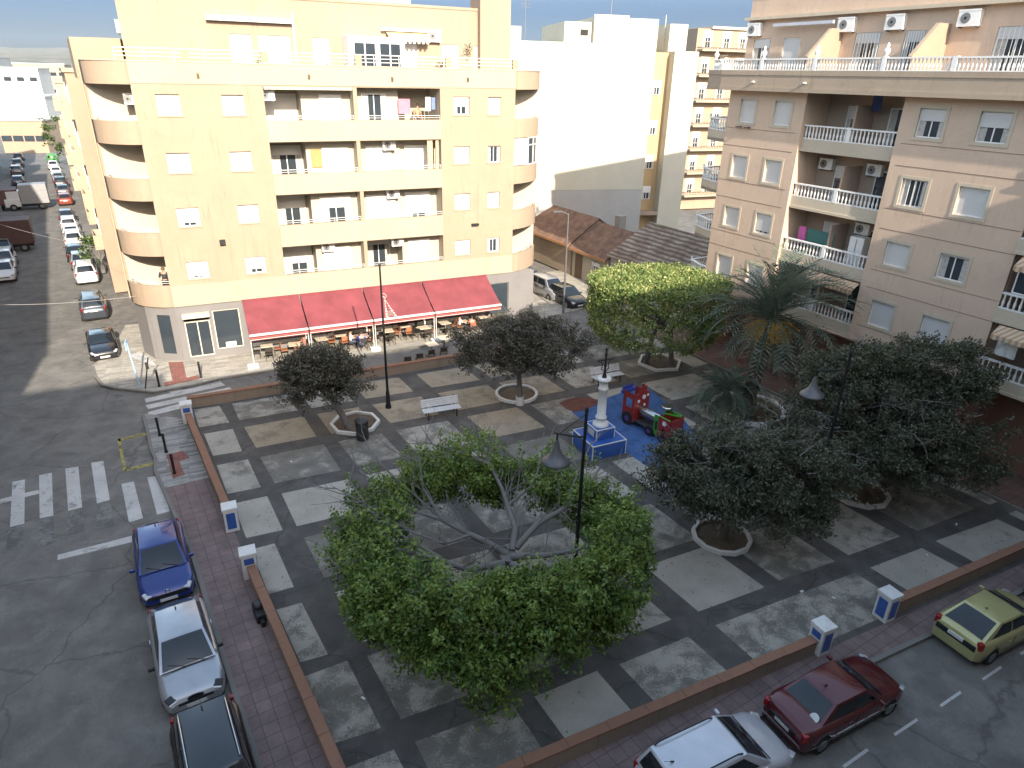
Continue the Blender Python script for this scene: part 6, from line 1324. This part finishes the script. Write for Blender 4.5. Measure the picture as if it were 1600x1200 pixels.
b = G(1128,838); roundtree('dark_tree','dark dusty tree nearest on the right, in a white kerb ring by the play surface',b,[[(0,0,0),(.05,0,.9),(.15,.05,1.7)]],[((.35,-.1,3.0),3.0,2.4,1.75),((2.2,-.2,2.75),2.5,2.1,1.65),((-1.1,.1,2.8),2.1,1.8,1.35)],330,leafdark,34,.115,130,12,barkm=barkpale)
b = G(1345,772); roundtree('dark_tree','dark tree right of the palm with a lamp shade in its crown',b,[[(0,0,0),(-.05,0,.9),(-.3,.05,2.0)]],[((-2.2,-.4,3.0),2.7,2.2,2.0),((.0,-.9,2.8),2.6,2.3,2.1),((-1.2,.5,4.9),2.7,2.1,1.4)],330,leafdark,35,.115,130,12)
b = Vector((18.3,25.3,0)); roundtree('dark_tree','dark tree farthest right by the pink building, with bare pale twigs on top',b,[[(0,0,0),(.0,0,.9),(-.2,.05,2.0)]],[((-2.6,-.9,2.9),2.4,2.1,2.2),((-.6,-1.2,2.8),2.3,2.0,2.1),((-.6,.7,5.2),2.2,1.9,1.4),((-3.0,.6,5.2),1.9,1.6,1.2)],330,leafdark,36,.115,130,14)
# trees of the left street
b = Vector((-62,99,0))+Vector((DS.y,-DS.x,0))*2.5; roundtree('street_tree','green street tree overhanging the far end of the left street',b,[[(0,0,0),(0,0,1.5),(0,0,3)]],[((0,0,5.2),3.6,3.6,3.0)],120,leafstreet,41,.35,26)
b = Vector((-78,124,0)); roundtree('street_tree','pale green tree at the very end of the left street before the white houses',b,[[(0,0,0),(0,0,1.5),(0,0,3)]],[((0,0,5.5),4.2,4.2,3.4)],120,leafstreet,42,.4,26)
b = on_right(22,-1.0); roundtree('street_tree','small green shrub like tree beside the block past the cafe building',b,[[(0,0,0),(0,0,.6),(0,0,1.2)]],[((0,0,2.2),1.3,1.3,1.4)],60,leafstreet,43,.25,26)
# ---- the date palm
b = G(1165,645); Pm = thing('date_palm','tall date palm with grey green fronds and orange fruit stalks','palm',tuple(b)); rnd = random.Random(50)
mb = MB(); hz = 5.2; mb.tube([(0,0,-.05),(.05,0,.6),(.25,.05,2),(.5,.1,hz)],[.38,.30,.27,.33],12)
for k in range(240):
    a = rnd.uniform(0,6.283); z = rnd.uniform(.3,hz-.1); x = .5*(z/hz)**1.3; mb.cbox((x+.29*math.cos(a),.1*z/hz+.29*math.sin(a),z),(.12,.10,.16),a,0,0,-.6)
mb.build('trunk', stucco('palm_trunk',(.13,.10,.075),(.05,.04,.03),.5,.3), Pm)
palmm = leafmat('palm_frond',(.055,.08,.055),(.11,.145,.10),(.18,.21,.15),.15); palmd = leafmat('palm_dry',(.09,.075,.05),(.14,.12,.08),(.18,.16,.11),.1)
def frond(mb, o, az, el, L, droop, rnd, w_=.55):
    pts=[]; p_=Vector(o); a=el
    for i in range(11): pts.append(p_.copy()); d=Vector((math.cos(az)*math.cos(a),math.sin(az)*math.cos(a),math.sin(a))); p_=p_+d*L/10; a-=droop/10*(1+i*.12)
    mb.tube(pts, jit(pts,.022,.006), 4)
    for i in range(2,11):
        for h_ in (0,.5):
            if i==10 and h_: continue
            pp = pts[i] if not h_ else pts[i].lerp(pts[min(i+1,10)],.5); t_ = (pts[min(i+1,10)]-pts[i-1]).normalized(); sd_ = t_.cross(Vector((0,0,1))); sd_ = sd_.normalized() if sd_.length>.05 else Vector((1,0,0)); upv = sd_.cross(t_)
            ln = w_*(1-.5*abs(i/10-.45))*rnd.uniform(.8,1.1)
            for s_ in (-1,1):
                e = pp+(sd_*s_*.75+t_*.62+upv*rnd.uniform(.05,.35)).normalized()*ln; w2 = t_*.026+upv*.012
                m_ = pp.lerp(e,.5); mb.add([pp,m_+w2*1.3,e,m_-w2*1.3],[(0,1,2,3)])
hd_ = (.5,.1,hz+.1)
for k in range(105):
    el = -.2+1.72*rnd.random()**.75; az = k*2.399+rnd.gauss(0,.2); fm = MB(); frond(fm,hd_,az,el,rnd.uniform(3.2,4.5),rnd.uniform(.5,1.25),rnd,.7); fm.build('frond', palmm, Pm)
for k in range(24):
    az = k*2.399; fm = MB(); frond(fm,(.5,.1,hz-.2),az,rnd.uniform(-1.1,-.5),rnd.uniform(2.0,2.8),rnd.uniform(.3,.8),rnd,.4); fm.build('dry_frond', palmd if k%3==0 else palmm, Pm)
orangef = plain('palm_fruit',(.42,.24,.03),.7,0,.3,20)
for az in (-2.6,-1.75,-1.2,-.5,2.9,3.6):
    fm = MB(); c = Vector(hd_)+Vector((math.cos(az)*.35,math.sin(az)*.35,-.1)); 
    for _ in range(34):
        e = c+Vector((math.cos(az)*.55+rnd.gauss(0,.18),math.sin(az)*.55+rnd.gauss(0,.18),-.55+rnd.gauss(0,.22))); m_=c.lerp(e,.5)+Vector((0,0,.12)); fm.tube([c,m_,e],[.012,.009,.014],4)
        for q in range(3): fm.cbox(e+Vector((rnd.gauss(0,.03),rnd.gauss(0,.03),rnd.gauss(-.02,.04))),(.035,.035,.05))
    fm.build('fruit_stalk', orangef, Pm)
# suckers at the foot of the palm
b2 = G(1120,600); Ps = thing('small_palm','low bushy palm with dark drooping fronds in front of the tall palm','palm',tuple(G(1135,650)))
mb = MB(); mb.tube([(0,0,-.05),(-.1,0,.7),(-.15,0,1.3)],[.22,.2,.22],10); mb.build('trunk', _M['palm_trunk'], Ps)
for k in range(64):
    fm = MB(); frond(fm,(-.15,0,1.5),k*2.399,rnd.uniform(-.3,1.4),rnd.uniform(1.7,2.6),rnd.uniform(1.0,2.0),rnd,.5); fm.build('frond', palmm, Ps)
# litter scattered on the paving
lt = MB(); r3 = random.Random(77)
for px,py in ((1548,747),(1560,750),(1553,762),(1565,755),(1494,820),(1255,925),(1450,868),(568,1092),(860,1010),(1305,935),(455,722)):
    p_ = G(px+r3.uniform(-3,3),py); o = MB().cbox((0,0,.02),(r3.uniform(.08,.16),r3.uniform(.05,.1),.02),r3.uniform(0,3)).build('paper_scrap', whitep, None, (p_.x,p_.y,.012)); tag(o,'small white scrap of paper lying on the plaza paving','litter','paper scraps on the plaza')
lf = MB()
for _ in range(1400):
    u,v = r3.uniform(-7.9,18),r3.uniform(-7.7,16); p_ = UV(u,v,.02); lf.cbox(p_,(r3.uniform(.03,.07),r3.uniform(.02,.04),.006),r3.uniform(0,3))
tag(lf.build('fallen_leaves', plain('dead_leaf',(.13,.11,.07),.9,0,.4,20)), kind='stuff')
# ---------------------------------------------------------------- summer air: one even box of haze
hm = bpy.data.materials.new('haze_air'); hm.use_nodes = True; t = hm.node_tree; t.nodes.clear()
ho = t.nodes.new('ShaderNodeOutputMaterial'); pv = t.nodes.new('ShaderNodeVolumePrincipled'); pv.inputs['Color'].default_value = (.86,.91,1,1); pv.inputs['Density'].default_value = HAZE; t.links.new(pv.outputs[0], ho.inputs['Volume'])
o = MB().box(-14500,14500,-300,14500,-60,520).build('haze', hm); tag(o, kind='stuff')
